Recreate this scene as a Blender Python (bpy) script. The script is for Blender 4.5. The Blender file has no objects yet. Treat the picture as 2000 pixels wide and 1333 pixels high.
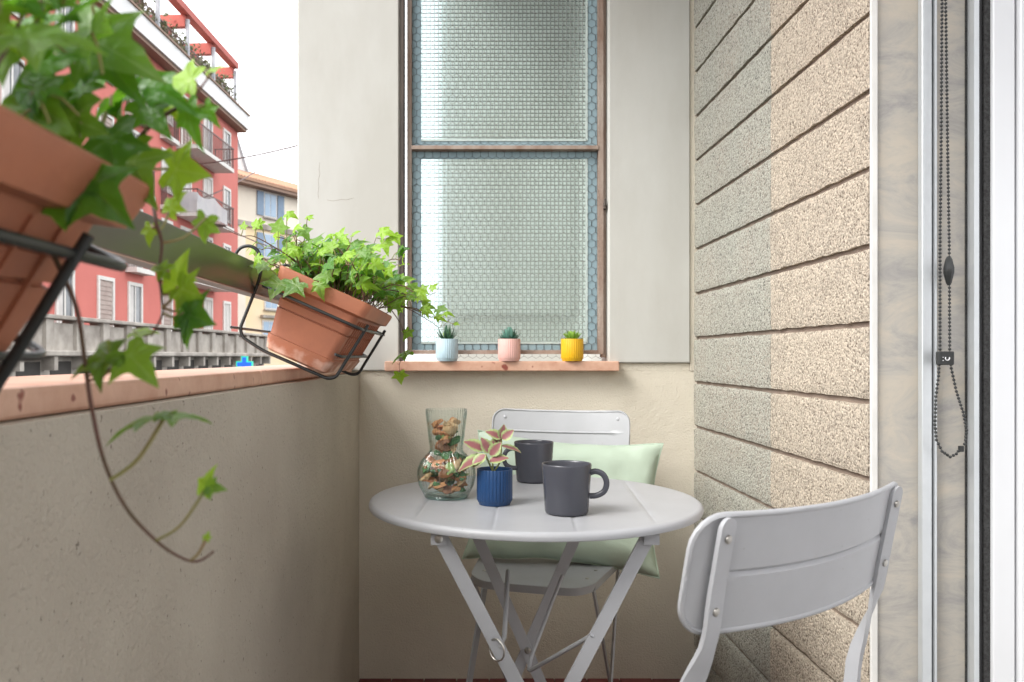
import bpy, bmesh, math, random
from mathutils import Vector, Matrix, noise
R = math.radians
rnd = random.Random(7)
sc = bpy.context.scene
COL = sc.collection

# ------------------------------------------------------------------ camera, sky, sun, exposure
CAMZ = 0.99
cam_d = bpy.data.cameras.new('camera')
cam = bpy.data.objects.new('camera', cam_d); COL.objects.link(cam)
cam.location = (0, 0, CAMZ); cam.rotation_euler = (R(90), 0, 0)
cam_d.sensor_width = 36; cam_d.lens = 28.8
cam_d.shift_x = 0.0445; cam_d.shift_y = 0.01525
cam_d.clip_start = 0.02; cam_d.clip_end = 2000
cam_d.dof.use_dof = True; cam_d.dof.focus_distance = 1.75; cam_d.dof.aperture_fstop = 10
sc.camera = cam

SUN_EL, SUN_AZ = R(42), R(236)          # azimuth clockwise from +Y: the light comes from the street, a little behind the camera
w = bpy.data.worlds.new('World'); sc.world = w; w.use_nodes = True
nt = w.node_tree; nt.nodes.clear()
out = nt.nodes.new('ShaderNodeOutputWorld'); bg = nt.nodes.new('ShaderNodeBackground')
sky = nt.nodes.new('ShaderNodeTexSky'); sky.sky_type = 'NISHITA'; sky.sun_disc = False
sky.sun_elevation = SUN_EL; sky.sun_rotation = SUN_AZ; sky.dust_density = 4.0; sky.air_density = 1.0
hs = nt.nodes.new('ShaderNodeHueSaturation'); hs.inputs['Saturation'].default_value = 0.10
bg.inputs['Strength'].default_value = 0.15
ov = nt.nodes.new('ShaderNodeMix'); ov.data_type = 'RGBA'; ov.inputs['Factor'].default_value = 0.72      # even cloud cover over the clear sky
ov.inputs['B'].default_value = (9.6, 9.75, 10.0, 1)
nt.links.new(sky.outputs[0], hs.inputs['Color']); nt.links.new(hs.outputs[0], ov.inputs['A']); nt.links.new(ov.outputs['Result'], bg.inputs['Color'])
nt.links.new(bg.outputs[0], out.inputs['Surface'])

sun_d = bpy.data.lights.new('sun', 'SUN'); sun_d.energy = 1.5; sun_d.angle = R(30); sun_d.color = (1, 0.97, 0.92)
sun = bpy.data.objects.new('sun', sun_d); COL.objects.link(sun)
sdir = Vector((math.sin(SUN_AZ) * math.cos(SUN_EL), math.cos(SUN_AZ) * math.cos(SUN_EL), math.sin(SUN_EL)))
sun.rotation_euler = sdir.to_track_quat('Z', 'Y').to_euler(); sun.location = (-4, -4, 8)

vs = sc.view_settings
vs.view_transform = 'Standard'; vs.look = 'None'; vs.gamma = 1; vs.use_curve_mapping = False
vs.exposure = 1.12
sc.render.engine = 'CYCLES'
sc.cycles.use_denoising = True
sc.cycles.max_bounces = 10; sc.cycles.diffuse_bounces = 6; sc.cycles.transparent_max_bounces = 24
sc.cycles.caustics_reflective = False; sc.cycles.caustics_refractive = False
sc.cycles.sample_clamp_indirect = 6

# ------------------------------------------------------------------ helpers
def P(x, y, d):
    """point at depth d (metres along +Y) that was measured at photo pixel x, y"""
    return Vector(((x - 911) / 1600 * d, d, CAMZ + (697 - y) / 1600 * d))

def tag(o, label=None, cat=None, group=None, kind=None):
    if label: o['label'] = label
    if cat: o['category'] = cat
    if group: o['group'] = group
    if kind: o['kind'] = kind
    return o

def empty(name, loc=(0, 0, 0), rot=(0, 0, 0), label=None, cat=None, group=None):
    o = bpy.data.objects.new(name, None); COL.objects.link(o)
    o.location = loc; o.rotation_euler = rot; o.empty_display_size = 0.05
    return tag(o, label, cat, group)

def finish(bm, name, mat, smooth=None):
    bmesh.ops.recalc_face_normals(bm, faces=bm.faces)
    me = bpy.data.meshes.new(name); bm.to_mesh(me); bm.free()
    if mat: me.materials.append(mat)
    if smooth is not None:
        me.shade_smooth(); me.set_sharp_from_angle(angle=R(smooth))
    return me

def obj(name, bm, mat, parent=None, smooth=None, loc=None, rot=None):
    me = finish(bm, name, mat, smooth) if isinstance(bm, bmesh.types.BMesh) else bm
    o = bpy.data.objects.new(name, me); COL.objects.link(o)
    if parent: o.parent = parent
    if loc is not None: o.location = loc
    if rot is not None: o.rotation_euler = rot
    return o

def NB(): return bmesh.new()

def box(bm, x0, x1, y0, y1, z0, z1, bev=0, seg=1):
    r = bmesh.ops.create_cube(bm, size=1)
    for v in r['verts']:
        v.co = Vector(((x0 + x1) / 2 + v.co.x * (x1 - x0), (y0 + y1) / 2 + v.co.y * (y1 - y0), (z0 + z1) / 2 + v.co.z * (z1 - z0)))
    if bev:
        es = list({e for v in r['verts'] for e in v.link_edges})
        bmesh.ops.bevel(bm, geom=es, offset=bev, segments=seg, profile=0.5, affect='EDGES')
    return bm

def bx(*a, **k): return box(NB(), *a, **k)

def sweep(bm, pts, prof, closed=False, up=None, scale=None, caps=True):
    """sweep a 2D profile (list of (a,b)) along pts; up fixes the profile's b axis"""
    pts = [Vector(p) for p in pts]; n = len(pts); rings = []
    nrm = None
    for i, p in enumerate(pts):
        if closed: t = (pts[(i + 1) % n] - pts[i - 1])
        else: t = pts[min(i + 1, n - 1)] - pts[max(i - 1, 0)]
        t.normalize()
        if up is not None:
            b = Vector(up); b = (b - t * b.dot(t)).normalized()
        else:
            if nrm is None:
                b = Vector((0, 0, 1)) if abs(t.z) < .9 else Vector((1, 0, 0))
            else: b = nrm
            b = (b - t * b.dot(t)).normalized(); nrm = b
        a = b.cross(t)
        s = 1 if scale is None else scale[i]
        rings.append([bm.verts.new(p + a * (q[0] * s) + b * (q[1] * s)) for q in prof])
    m = len(prof)
    for i in range(n if closed else n - 1):
        r0, r1 = rings[i], rings[(i + 1) % n]
        for j in range(m):
            bm.faces.new((r0[j], r0[(j + 1) % m], r1[(j + 1) % m], r1[j]))
    if caps and not closed:
        bm.faces.new(rings[0][::-1]); bm.faces.new(rings[-1])
    return bm

def circ(r, n=8): return [(r * math.cos(2 * math.pi * i / n), r * math.sin(2 * math.pi * i / n)) for i in range(n)]
def rect(wd, th): return [(-wd / 2, -th / 2), (wd / 2, -th / 2), (wd / 2, th / 2), (-wd / 2, th / 2)]
def tube(bm, pts, r, n=8, closed=False, scale=None): return sweep(bm, pts, circ(r, n), closed, scale=scale)

def spline(pts, k=6):
    pts = [Vector(p) for p in pts]; o = []
    for i in range(len(pts) - 1):
        p0 = pts[max(i - 1, 0)]; p1 = pts[i]; p2 = pts[i + 1]; p3 = pts[min(i + 2, len(pts) - 1)]
        for j in range(k):
            t = j / k
            o.append(0.5 * ((2 * p1) + (p2 - p0) * t + (2 * p0 - 5 * p1 + 4 * p2 - p3) * t * t + (3 * p1 - p0 - 3 * p2 + p3) * t ** 3))
    o.append(pts[-1]); return o

def rounded(pts, r=0.012, k=4):
    """round the inner corners of a polyline"""
    pts = [Vector(p) for p in pts]; o = [pts[0]]
    for a, b, c in zip(pts, pts[1:], pts[2:]):
        u = (a - b); v = (c - b); rr = min(r, u.length * .45, v.length * .45)
        s = b + u.normalized() * rr; e = b + v.normalized() * rr
        for j in range(k + 1):
            t = j / k
            o.append(s * (1 - t) ** 2 + b * 2 * t * (1 - t) + e * t * t)
    o.append(pts[-1]); return o

def lathe(bm, prof, seg=32, mod=None, cap0=False, cap1=False):
    rings = []
    for (r, z) in prof:
        ring = []
        for i in range(seg):
            a = 2 * math.pi * i / seg
            rr = r + (mod(a, r, z) if mod else 0)
            ring.append(bm.verts.new((rr * math.cos(a), rr * math.sin(a), z)))
        rings.append(ring)
    for a, b in zip(rings, rings[1:]):
        for i in range(seg):
            bm.faces.new((a[i], a[(i + 1) % seg], b[(i + 1) % seg], b[i]))
    if cap0: bm.faces.new(rings[0][::-1])
    if cap1: bm.faces.new(rings[-1])
    return bm

def disc_between(bm, p, axis, r, h, n=10):
    axis = Vector(axis).normalized(); p = Vector(p)
    sweep(bm, [p, p + axis * h * .6, p + axis * h], circ(1, n), scale=[r, r * .95, r * .55])
    return bm

# ------------------------------------------------------------------ materials
def mat(name, c1, c2=None, scale=8, rough=.6, metal=0, bump=None, bump2=None, spec=.5, detail=4, lo=.35, hi=.65, stretch=None, speck=None, coat=0):
    m = bpy.data.materials.new(name); m.use_nodes = True; t = m.node_tree; N = t.nodes; L = t.links
    b = N['Principled BSDF']; b.inputs['Roughness'].default_value = rough; b.inputs['Metallic'].default_value = metal
    b.inputs['Specular IOR Level'].default_value = spec; b.inputs['Coat Weight'].default_value = coat
    tc = N.new('ShaderNodeTexCoord'); oi = N.new('ShaderNodeObjectInfo')
    add = N.new('ShaderNodeVectorMath'); add.operation = 'MULTIPLY_ADD'
    add.inputs[1].default_value = stretch or (1, 1, 1)
    mul = N.new('ShaderNodeVectorMath'); mul.operation = 'SCALE'; mul.inputs[0].default_value = (13, 7, 19)
    L.new(oi.outputs['Random'], mul.inputs['Scale']); L.new(tc.outputs['Object'], add.inputs[0]); L.new(mul.outputs[0], add.inputs[2])
    co = add.outputs[0]
    def nz(s, d=4, vec=co, ro=.6):
        n = N.new('ShaderNodeTexNoise'); n.inputs['Scale'].default_value = s; n.inputs['Detail'].default_value = d; n.inputs['Roughness'].default_value = ro
        L.new(vec, n.inputs['Vector']); return n.outputs['Fac']
    def ramp(f, stops):
        r = N.new('ShaderNodeValToRGB'); e = r.color_ramp.elements
        while len(e) < len(stops): e.new(.5)
        for el, (p, c) in zip(e, stops): el.position = p; el.color = (*c, 1) if len(c) == 3 else c
        L.new(f, r.inputs['Fac']); return r.outputs['Color']
    c2 = c2 or tuple(x * .85 for x in c1)
    col = ramp(nz(scale, detail), [(lo, c1), (hi, c2)])
    if speck:                                   # (scale, colour, threshold)
        v = N.new('ShaderNodeTexNoise'); v.inputs['Scale'].default_value = speck[0]; v.inputs['Detail'].default_value = 2
        L.new(tc.outputs['Object'], v.inputs['Vector'])
        k = ramp(v.outputs['Fac'], [(speck[2], (0, 0, 0)), (speck[2] + .06, (1, 1, 1))])
        mx = N.new('ShaderNodeMix'); mx.data_type = 'RGBA'; L.new(k, mx.inputs['Factor']); L.new(col, mx.inputs['A']); mx.inputs['B'].default_value = (*speck[1], 1)
        col = mx.outputs['Result']
    L.new(col, b.inputs['Base Color'])
    last = None
    for bp in (bump, bump2):
        if bp:
            bn = N.new('ShaderNodeBump'); bn.inputs['Strength'].default_value = bp[1]; bn.inputs['Distance'].default_value = bp[2]
            L.new(nz(bp[0], bp[3] if len(bp) > 3 else 3, tc.outputs['Object']), bn.inputs['Height'])
            if last: L.new(last, bn.inputs['Normal'])
            last = bn.outputs['Normal']
    if last: L.new(last, b.inputs['Normal'])
    return m

M = {}
M['stucco'] = mat('stucco', (.72, .665, .555), (.64, .585, .485), 2.2, .9, bump=(190, .7, .004, 3), bump2=(30, .3, .006), speck=(300, (.26, .22, .17), .69))
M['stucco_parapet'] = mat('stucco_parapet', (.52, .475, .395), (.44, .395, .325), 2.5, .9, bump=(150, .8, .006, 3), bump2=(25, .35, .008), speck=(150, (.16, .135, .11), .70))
M['plaster'] = mat('plaster', (.57, .57, .54), (.47, .46, .42), 2.6, .85, bump=(60, .12, .003), bump2=(9, .2, .006), stretch=(1, 1, .35), detail=7)
M['ceiling'] = mat('ceiling_paint', (.72, .71, .68), rough=.9, bump=(60, .1, .002))
M['marble_pink'] = mat('marble_pink', (.66, .42, .31), (.53, .29, .20), 16, .38, detail=9, lo=.38, hi=.66, bump=(70, .12, .002), speck=(34, (.24, .06, .04), .655))
M['mortar'] = mat('mortar', (.30, .235, .19), (.24, .185, .15), 20, .95, bump=(200, .5, .003))
M['tile'] = mat('red_tile', (.20, .045, .04), (.14, .03, .03), 6, .45, bump=(40, .1, .001))
M['grout'] = mat('grout', (.22, .20, .18), rough=.95)
M['alu'] = mat('aluminium', (.66, .69, .71), (.62, .65, .67), 30, .38, .55)
M['white_frame'] = mat('white_lacquer', (.70, .71, .73), (.67, .68, .70), 3, .35)
M['rubber'] = mat('black_brush', (.015, .014, .014), (.05, .05, .05), 220, .85, bump=(300, .6, .002))
M['dark_channel'] = mat('dark_channel', (.05, .052, .055), (.09, .09, .095), 14, .45, stretch=(1, 1, .3))
M['rail'] = mat('bronze_rail', (.16, .135, .11), (.12, .10, .085), 7, .28, .6, stretch=(1, .25, 1))
M['wire'] = mat('black_wire', (.022, .024, .024), rough=.36, bump=(120, .1, .001))
M['grey_paint'] = mat('grey_powder_coat', (.43, .437, .458), (.395, .402, .42), 9, .38, bump=(420, .10, .0006), speck=(210, (.30, .295, .29), .735))
M['zinc'] = mat('zinc_rivet', (.62, .60, .56), (.4, .38, .35), 60, .32, .9)
M['mug'] = mat('dark_grey_glaze', (.060, .062, .076), (.055, .057, .070), 9, .27, bump=(50, .03, .001))
M['soil'] = mat('potting_soil', (.05, .035, .025), (.10, .075, .05), 90, .95, bump=(140, 1, .008))
M['rust'] = mat('rusty_iron', (.24, .155, .115), (.40, .33, .28), 16, .75, detail=8, bump=(90, .5, .003), stretch=(1, 1, .25))
M['dark_iron'] = mat('dark_iron', (.045, .036, .032), (.10, .075, .06), 24, .7, detail=8, bump=(90, .4, .002), stretch=(1, 1, .3))
M['net'] = mat('netting_wire', (.06, .055, .05), (.12, .105, .09), 40, .6, .3)
M['blue_wood'] = mat('pale_blue_frame', (.29, .40, .44), (.23, .33, .37), 12, .6, stretch=(1, 1, .2))
M['putty'] = mat('putty', (.52, .60, .57), (.42, .50, .48), 50, .8, bump=(80, .6, .004))
M['stem'] = mat('ivy_stem', (.15, .055, .05), (.10, .065, .03), 30, .6)
M['stem_green'] = mat('petiole', (.26, .30, .09), (.30, .17, .09), 14, .5)
M['cushion'] = mat('green_cotton', (.50, .60, .49), (.47, .57, .46), 6, .9, bump=(500, .3, .0012), bump2=(14, .25, .01))

def terracotta():
    m = mat('terracotta', (.45, .165, .085), (.34, .125, .07), 9, .58, bump=(160, .15, .0015), bump2=(20, .12, .003), detail=7)
    t = m.node_tree; N = t.nodes; L = t.links; b = N['Principled BSDF']
    tc = N.new('ShaderNodeTexCoord'); sp = N.new('ShaderNodeSeparateXYZ'); L.new(tc.outputs['Object'], sp.inputs[0])
    mr = N.new('ShaderNodeMapRange'); mr.inputs['From Min'].default_value = .052; mr.inputs['From Max'].default_value = .02
    L.new(sp.outputs['Z'], mr.inputs['Value'])
    n = N.new('ShaderNodeTexNoise'); n.inputs['Scale'].default_value = 26; n.inputs['Detail'].default_value = 8; L.new(tc.outputs['Object'], n.inputs['Vector'])
    mu = N.new('ShaderNodeMath'); mu.operation = 'MULTIPLY'; L.new(mr.outputs[0], mu.inputs[0]); L.new(n.outputs['Fac'], mu.inputs[1])
    r = N.new('ShaderNodeValToRGB'); r.color_ramp.elements[0].position = .42; r.color_ramp.elements[1].position = .66; L.new(mu.outputs[0], r.inputs['Fac'])
    old = b.inputs['Base Color'].links[0].from_socket
    mx = N.new('ShaderNodeMix'); mx.data_type = 'RGBA'; L.new(r.outputs['Color'], mx.inputs['Factor']); L.new(old, mx.inputs['A']); mx.inputs['B'].default_value = (.66, .45, .36, 1)
    L.new(mx.outputs['Result'], b.inputs['Base Color']); return m
M['terracotta'] = terracotta()

def block_mat(name, a, b_, dark):
    m = bpy.data.materials.new(name); m.use_nodes = True; t = m.node_tree; N = t.nodes; L = t.links; b = N['Principled BSDF']
    b.inputs['Roughness'].default_value = .95; b.inputs['Specular IOR Level'].default_value = .2
    tc = N.new('ShaderNodeTexCoord'); g = N.new('ShaderNodeNewGeometry')
    v = N.new('ShaderNodeTexVoronoi'); v.inputs['Scale'].default_value = 185; L.new(g.outputs['Position'], v.inputs['Vector'])
    n = N.new('ShaderNodeTexNoise'); n.inputs['Scale'].default_value = 215; n.inputs['Detail'].default_value = 4; L.new(g.outputs['Position'], n.inputs['Vector'])
    n2 = N.new('ShaderNodeTexNoise'); n2.inputs['Scale'].default_value = 5; n2.inputs['Detail'].default_value = 5; L.new(g.outputs['Position'], n2.inputs['Vector'])
    def mixc(f, A, B):
        mx = N.new('ShaderNodeMix'); mx.data_type = 'RGBA'; L.new(f, mx.inputs['Factor'])
        for s, q in (('A', A), ('B', B)):
            if isinstance(q, tuple): mx.inputs[s].default_value = (*q, 1)
            else: L.new(q, mx.inputs[s])
        return mx.outputs['Result']
    def rp(f, p0, p1):
        r = N.new('ShaderNodeValToRGB'); r.color_ramp.elements[0].position = p0; r.color_ramp.elements[1].position = p1; L.new(f, r.inputs['Fac']); return r.outputs['Color']
    base = mixc(rp(n2.outputs['Fac'], .35, .65), a, b_)
    sep = N.new('ShaderNodeSeparateColor'); L.new(v.outputs['Color'], sep.inputs[0])
    base = mixc(rp(sep.outputs[0], .0, 1.0), base, tuple(min(1, x * 1.45) for x in a))
    col = mixc(rp(n.outputs['Fac'], .53, .68), base, dark)
    L.new(col, b.inputs['Base Color'])
    bn = N.new('ShaderNodeBump'); bn.inputs['Strength'].default_value = .9; bn.inputs['Distance'].default_value = .004
    L.new(n.outputs['Fac'], bn.inputs['Height']); bn.invert = True
    b2 = N.new('ShaderNodeBump'); b2.inputs['Strength'].default_value = .6; b2.inputs['Distance'].default_value = .003
    L.new(v.outputs['Distance'], b2.inputs['Height']); b2.invert = True; L.new(bn.outputs[0], b2.inputs['Normal'])
    L.new(b2.outputs[0], b.inputs['Normal']); return m
M['block_beige'] = block_mat('block_beige', (.44, .38, .305), (.36, .315, .26), (.17, .135, .105))
M['block_green'] = block_mat('block_green', (.335, .33, .285), (.38, .335, .28), (.10, .095, .085))

def marble_grey():
    m = bpy.data.materials.new('grey_marble'); m.use_nodes = True; t = m.node_tree; N = t.nodes; L = t.links; b = N['Principled BSDF']; b.inputs['Roughness'].default_value = .32
    tc = N.new('ShaderNodeTexCoord'); mp = N.new('ShaderNodeMapping'); mp.inputs['Scale'].default_value = (3.2, 3.2, 8); mp.inputs['Rotation'].default_value = (0, R(6), 0); L.new(tc.outputs['Object'], mp.inputs['Vector'])
    n = N.new('ShaderNodeTexNoise'); n.inputs['Scale'].default_value = 1.7; n.inputs['Detail'].default_value = 9; n.inputs['Roughness'].default_value = .74; n.inputs['Distortion'].default_value = .9; L.new(mp.outputs[0], n.inputs['Vector'])
    r = N.new('ShaderNodeValToRGB'); e = r.color_ramp.elements; e[0].position = .33; e[0].color = (.27, .265, .26, 1); e[1].position = .62; e[1].color = (.47, .425, .355, 1)
    k = e.new(.5); k.color = (.40, .375, .335, 1); L.new(n.outputs['Fac'], r.inputs['Fac']); L.new(r.outputs['Color'], b.inputs['Base Color']); return m
M['marble_grey'] = marble_grey()

def leaf_mat(name, dark, light, vein, trans, rough=.33):
    m = bpy.data.materials.new(name); m.use_nodes = True; t = m.node_tree; N = t.nodes; L = t.links; b = N['Principled BSDF']; o = N['Material Output']
    oi = N.new('ShaderNodeObjectInfo'); at = N.new('ShaderNodeAttribute'); at.attribute_name = 'vein'
    def mixc(f, A, B):
        mx = N.new('ShaderNodeMix'); mx.data_type = 'RGBA'
        if isinstance(f, float): mx.inputs['Factor'].default_value = f
        else: L.new(f, mx.inputs['Factor'])
        for s, q in (('A', A), ('B', B)):
            if isinstance(q, tuple): mx.inputs[s].default_value = (*q, 1)
            else: L.new(q, mx.inputs[s])
        return mx.outputs['Result']
    tc = N.new('ShaderNodeTexCoord'); n = N.new('ShaderNodeTexNoise'); n.inputs['Scale'].default_value = 5; n.inputs['Detail'].default_value = 5; L.new(tc.outputs['Object'], n.inputs['Vector'])
    c = mixc(oi.outputs['Random'], dark, light)
    c = mixc(n.outputs['Fac'], c, tuple(x * .72 for x in light))
    r = N.new('ShaderNodeValToRGB'); r.color_ramp.elements[0].position = .72; r.color_ramp.elements[1].position = 1; r.color_ramp.elements[1].color = (.75, .75, .75, 1); L.new(at.outputs['Fac'], r.inputs['Fac'])
    c = mixc(r.outputs['Color'], c, vein)
    L.new(c, b.inputs['Base Color']); b.inputs['Roughness'].default_value = rough
    bn = N.new('ShaderNodeBump'); bn.inputs['Strength'].default_value = .25; bn.inputs['Distance'].default_value = .01; L.new(n.outputs['Fac'], bn.inputs['Height']); L.new(bn.outputs[0], b.inputs['Normal'])
    tr = N.new('ShaderNodeBsdfTranslucent'); tcx = mixc(oi.outputs['Random'], tuple(x * .6 for x in trans), trans); L.new(tcx, tr.inputs['Color'])
    ms = N.new('ShaderNodeMixShader'); ms.inputs[0].default_value = .42
    L.new(b.outputs[0], ms.inputs[1]); L.new(tr.outputs[0], ms.inputs[2]); L.new(ms.outputs[0], o.inputs['Surface']); return m
M['ivy'] = leaf_mat('ivy_leaf', (.08, .22, .045), (.22, .42, .06), (.38, .52, .22), (.45, .78, .05))
M['ivy_young'] = leaf_mat('ivy_young_leaf', (.25, .48, .035), (.36, .62, .05), (.50, .66, .20), (.60, .95, .05))
M['ivy_dark'] = leaf_mat('ivy_dark_leaf', (.04, .14, .032), (.10, .28, .04), (.2, .34, .1), (.26, .62, .03), .24)

def edge_leaf_mat(name, centre, edge, p0, p1):
    m = bpy.data.materials.new(name); m.use_nodes = True; t = m.node_tree; N = t.nodes; L = t.links; b = N['Principled BSDF']
    at = N.new('ShaderNodeAttribute'); at.attribute_name = 'vein'; tc = N.new('ShaderNodeTexCoord')
    n = N.new('ShaderNodeTexNoise'); n.inputs['Scale'].default_value = 4; n.inputs['Detail'].default_value = 6; L.new(tc.outputs['Object'], n.inputs['Vector'])
    ad = N.new('ShaderNodeMath'); ad.operation = 'MULTIPLY_ADD'; ad.inputs[1].default_value = .5; L.new(n.outputs['Fac'], ad.inputs[0]); L.new(at.outputs['Fac'], ad.inputs[2])
    r = N.new('ShaderNodeValToRGB'); e = r.color_ramp.elements; e[0].position = p0; e[0].color = (*edge, 1); e[1].position = p1; e[1].color = (*centre, 1)
    L.new(ad.outputs[0], r.inputs['Fac']); L.new(r.outputs['Color'], b.inputs['Base Color']); b.inputs['Roughness'].default_value = .5
    b.inputs['Subsurface Weight'].default_value = .0; return m
M['coleus'] = edge_leaf_mat('variegated_leaf', (.27, .10, .105), (.36, .46, .19), .55, 1.0)
M['aloe'] = mat('spiky_leaf', (.035, .095, .06), (.06, .15, .075), 40, .4)
M['lime'] = mat('lime_leaf', (.28, .46, .07), (.20, .36, .05), 30, .42)
M['teal'] = mat('blue_green_leaf', (.075, .19, .15), (.12, .26, .20), 30, .45)

def glass_thin(name, tint, rough=.02, refl=1.0):
    m = bpy.data.materials.new(name); m.use_nodes = True; t = m.node_tree; N = t.nodes; L = t.links; N.remove(N['Principled BSDF']); o = N['Material Output']
    tr = N.new('ShaderNodeBsdfTransparent'); tr.inputs['Color'].default_value = (*tint, 1)
    g = N.new('ShaderNodeBsdfGlossy'); g.inputs['Roughness'].default_value = rough
    lw = N.new('ShaderNodeLayerWeight'); lw.inputs['Blend'].default_value = .5
    rc = N.new('ShaderNodeValToRGB'); rc.color_ramp.elements[0].position = .45; rc.color_ramp.elements[0].color = (*tint, 1); rc.color_ramp.elements[1].color = (.58, .68, .67, 1); L.new(lw.outputs['Facing'], rc.inputs['Fac']); L.new(rc.outputs['Color'], tr.inputs['Color'])  # darker tint at grazing angles paints in the dark edges of refraction
    pw = N.new('ShaderNodeMath'); pw.operation = 'POWER'; pw.inputs[1].default_value = 3.2; L.new(lw.outputs['Facing'], pw.inputs[0])
    mu = N.new('ShaderNodeMath'); mu.operation = 'MULTIPLY_ADD'; mu.inputs[1].default_value = .55 * refl; mu.inputs[2].default_value = .035; mu.use_clamp = True; L.new(pw.outputs[0], mu.inputs[0])
    ms = N.new('ShaderNodeMixShader'); L.new(mu.outputs[0], ms.inputs[0]); L.new(tr.outputs[0], ms.inputs[1]); L.new(g.outputs[0], ms.inputs[2]); L.new(ms.outputs[0], o.inputs['Surface']); return m
M['vase_glass'] = glass_thin('clear_glass', (.965, .985, .98), .03, 1.0)

def patterned_glass():
    m = bpy.data.materials.new('patterned_glass'); m.use_nodes = True; t = m.node_tree; N = t.nodes; L = t.links; N.remove(N['Principled BSDF']); o = N['Material Output']
    tc = N.new('ShaderNodeTexCoord'); sp = N.new('ShaderNodeSeparateXYZ'); L.new(tc.outputs['Object'], sp.inputs[0])
    hs_ = []
    for ax in ('X', 'Z'):
        mu = N.new('ShaderNodeMath'); mu.operation = 'MULTIPLY'; mu.inputs[1].default_value = 2 * math.pi / .0125; L.new(sp.outputs[ax], mu.inputs[0])
        s = N.new('ShaderNodeMath'); s.operation = 'COSINE'; L.new(mu.outputs[0], s.inputs[0])
        ab = N.new('ShaderNodeMath'); ab.operation = 'POWER'; ab.inputs[1].default_value = 6
        h = N.new('ShaderNodeMath'); h.operation = 'MULTIPLY_ADD'; h.inputs[1].default_value = .5; h.inputs[2].default_value = .5; L.new(s.outputs[0], h.inputs[0]); L.new(h.outputs[0], ab.inputs[0]); hs_.append(ab.outputs[0])
    mxx = N.new('ShaderNodeMath'); mxx.operation = 'MAXIMUM'; L.new(hs_[0], mxx.inputs[0]); L.new(hs_[1], mxx.inputs[1])
    n = N.new('ShaderNodeTexNoise'); n.inputs['Scale'].default_value = 26; L.new(tc.outputs['Object'], n.inputs['Vector'])
    ad = N.new('ShaderNodeMath'); ad.operation = 'MULTIPLY_ADD'; ad.inputs[1].default_value = 1.5; L.new(n.outputs['Fac'], ad.inputs[0]); L.new(mxx.outputs[0], ad.inputs[2])
    bn = N.new('ShaderNodeBump'); bn.inputs['Strength'].default_value = .8; bn.inputs['Distance'].default_value = .003; L.new(ad.outputs[0], bn.inputs['Height'])
    rf = N.new('ShaderNodeBsdfRefraction'); rf.inputs['IOR'].default_value = 1.18; rf.inputs['Roughness'].default_value = .21; rf.inputs['Color'].default_value = (.86, .94, .93, 1)
    tl = N.new('ShaderNodeBsdfTranslucent'); tl.inputs['Color'].default_value = (.90, .96, .95, 1)
    g = N.new('ShaderNodeBsdfGlossy'); g.inputs['Roughness'].default_value = .16
    for q in (rf, g): L.new(bn.outputs[0], q.inputs['Normal'])
    f = N.new('ShaderNodeFresnel'); f.inputs['IOR'].default_value = 1.5; L.new(bn.outputs[0], f.inputs['Normal'])
    m0 = N.new('ShaderNodeMixShader'); rm = N.new('ShaderNodeMath'); rm.operation = 'MULTIPLY_ADD'; rm.inputs[1].default_value = .14; rm.inputs[2].default_value = .08; L.new(mxx.outputs[0], rm.inputs[0]); L.new(rm.outputs[0], m0.inputs[0]); L.new(rf.outputs[0], m0.inputs[1]); L.new(tl.outputs[0], m0.inputs[2])  # whiter mix along the ridges paints in the glints of the pattern
    ms = N.new('ShaderNodeMixShader'); L.new(f.outputs[0], ms.inputs[0]); L.new(m0.outputs[0], ms.inputs[1]); L.new(g.outputs[0], ms.inputs[2]); L.new(ms.outputs[0], o.inputs['Surface']); return m
M['pane'] = patterned_glass()

M['b_red'] = mat('red_render', (.58, .18, .15), (.53, .155, .13), .5, .9, bump=(30, .15, .01))
M['b_trim'] = mat('white_trim', (.72, .70, .66), rough=.8)
M['b_white'] = mat('white_fascia', (.80, .80, .79), rough=.8, scale=1)
M['b_brown'] = mat('brown_soffit', (.30, .20, .15), rough=.8)
M['b_glass'] = mat('far_window', (.10, .11, .12), (.22, .23, .24), 1.5, .15)
M['b_shutter'] = mat('far_shutter', (.34, .26, .23), (.42, .35, .31), 2, .7)
M['b_curtain'] = mat('far_curtain', (.62, .60, .57), (.50, .48, .46), 2, .8)
M['b_beam'] = mat('pergola_red', (.45, .10, .075), (.38, .08, .06), 2, .7)
M['b_post'] = mat('pergola_post', (.42, .43, .46), rough=.6)
M['b_iron'] = mat('far_railing', (.16, .10, .09), rough=.6)
M['b_stone'] = mat('weathered_stone', (.47, .43, .38), (.27, .24, .21), 1.3, .95, detail=8)
M['b_dark'] = mat('opening_shade', (.06, .055, .05), rough=.9)
M['y_wall'] = mat('cream_render', (.84, .68, .42), (.84, .70, .48), .5, .9)
M['y_pale'] = mat('pale_render', (.88, .81, .68), rough=.9, scale=.5)
M['y_blue'] = mat('blue_shutter', (.24, .32, .42), (.20, .28, .38), 3, .7)
M['y_pane'] = mat('sky_pane', (.30, .42, .55), (.36, .48, .60), 2, .12)
M['roof_tile'] = mat('roof_tile', (.44, .27, .18), (.36, .21, .14), 3, .9)
M['zinc_roof'] = mat('zinc_roof', (.45, .47, .50), rough=.5)
M['asphalt'] = mat('asphalt', (.06, .06, .06), (.045, .045, .045), 3, .9)
M['sheet'] = mat('white_sheet', (.80, .80, .80), (.72, .72, .74), 2, .9)
M['shrub'] = mat('shrub_green', (.09, .13, .05), (.17, .14, .08), .8, .8)

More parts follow.
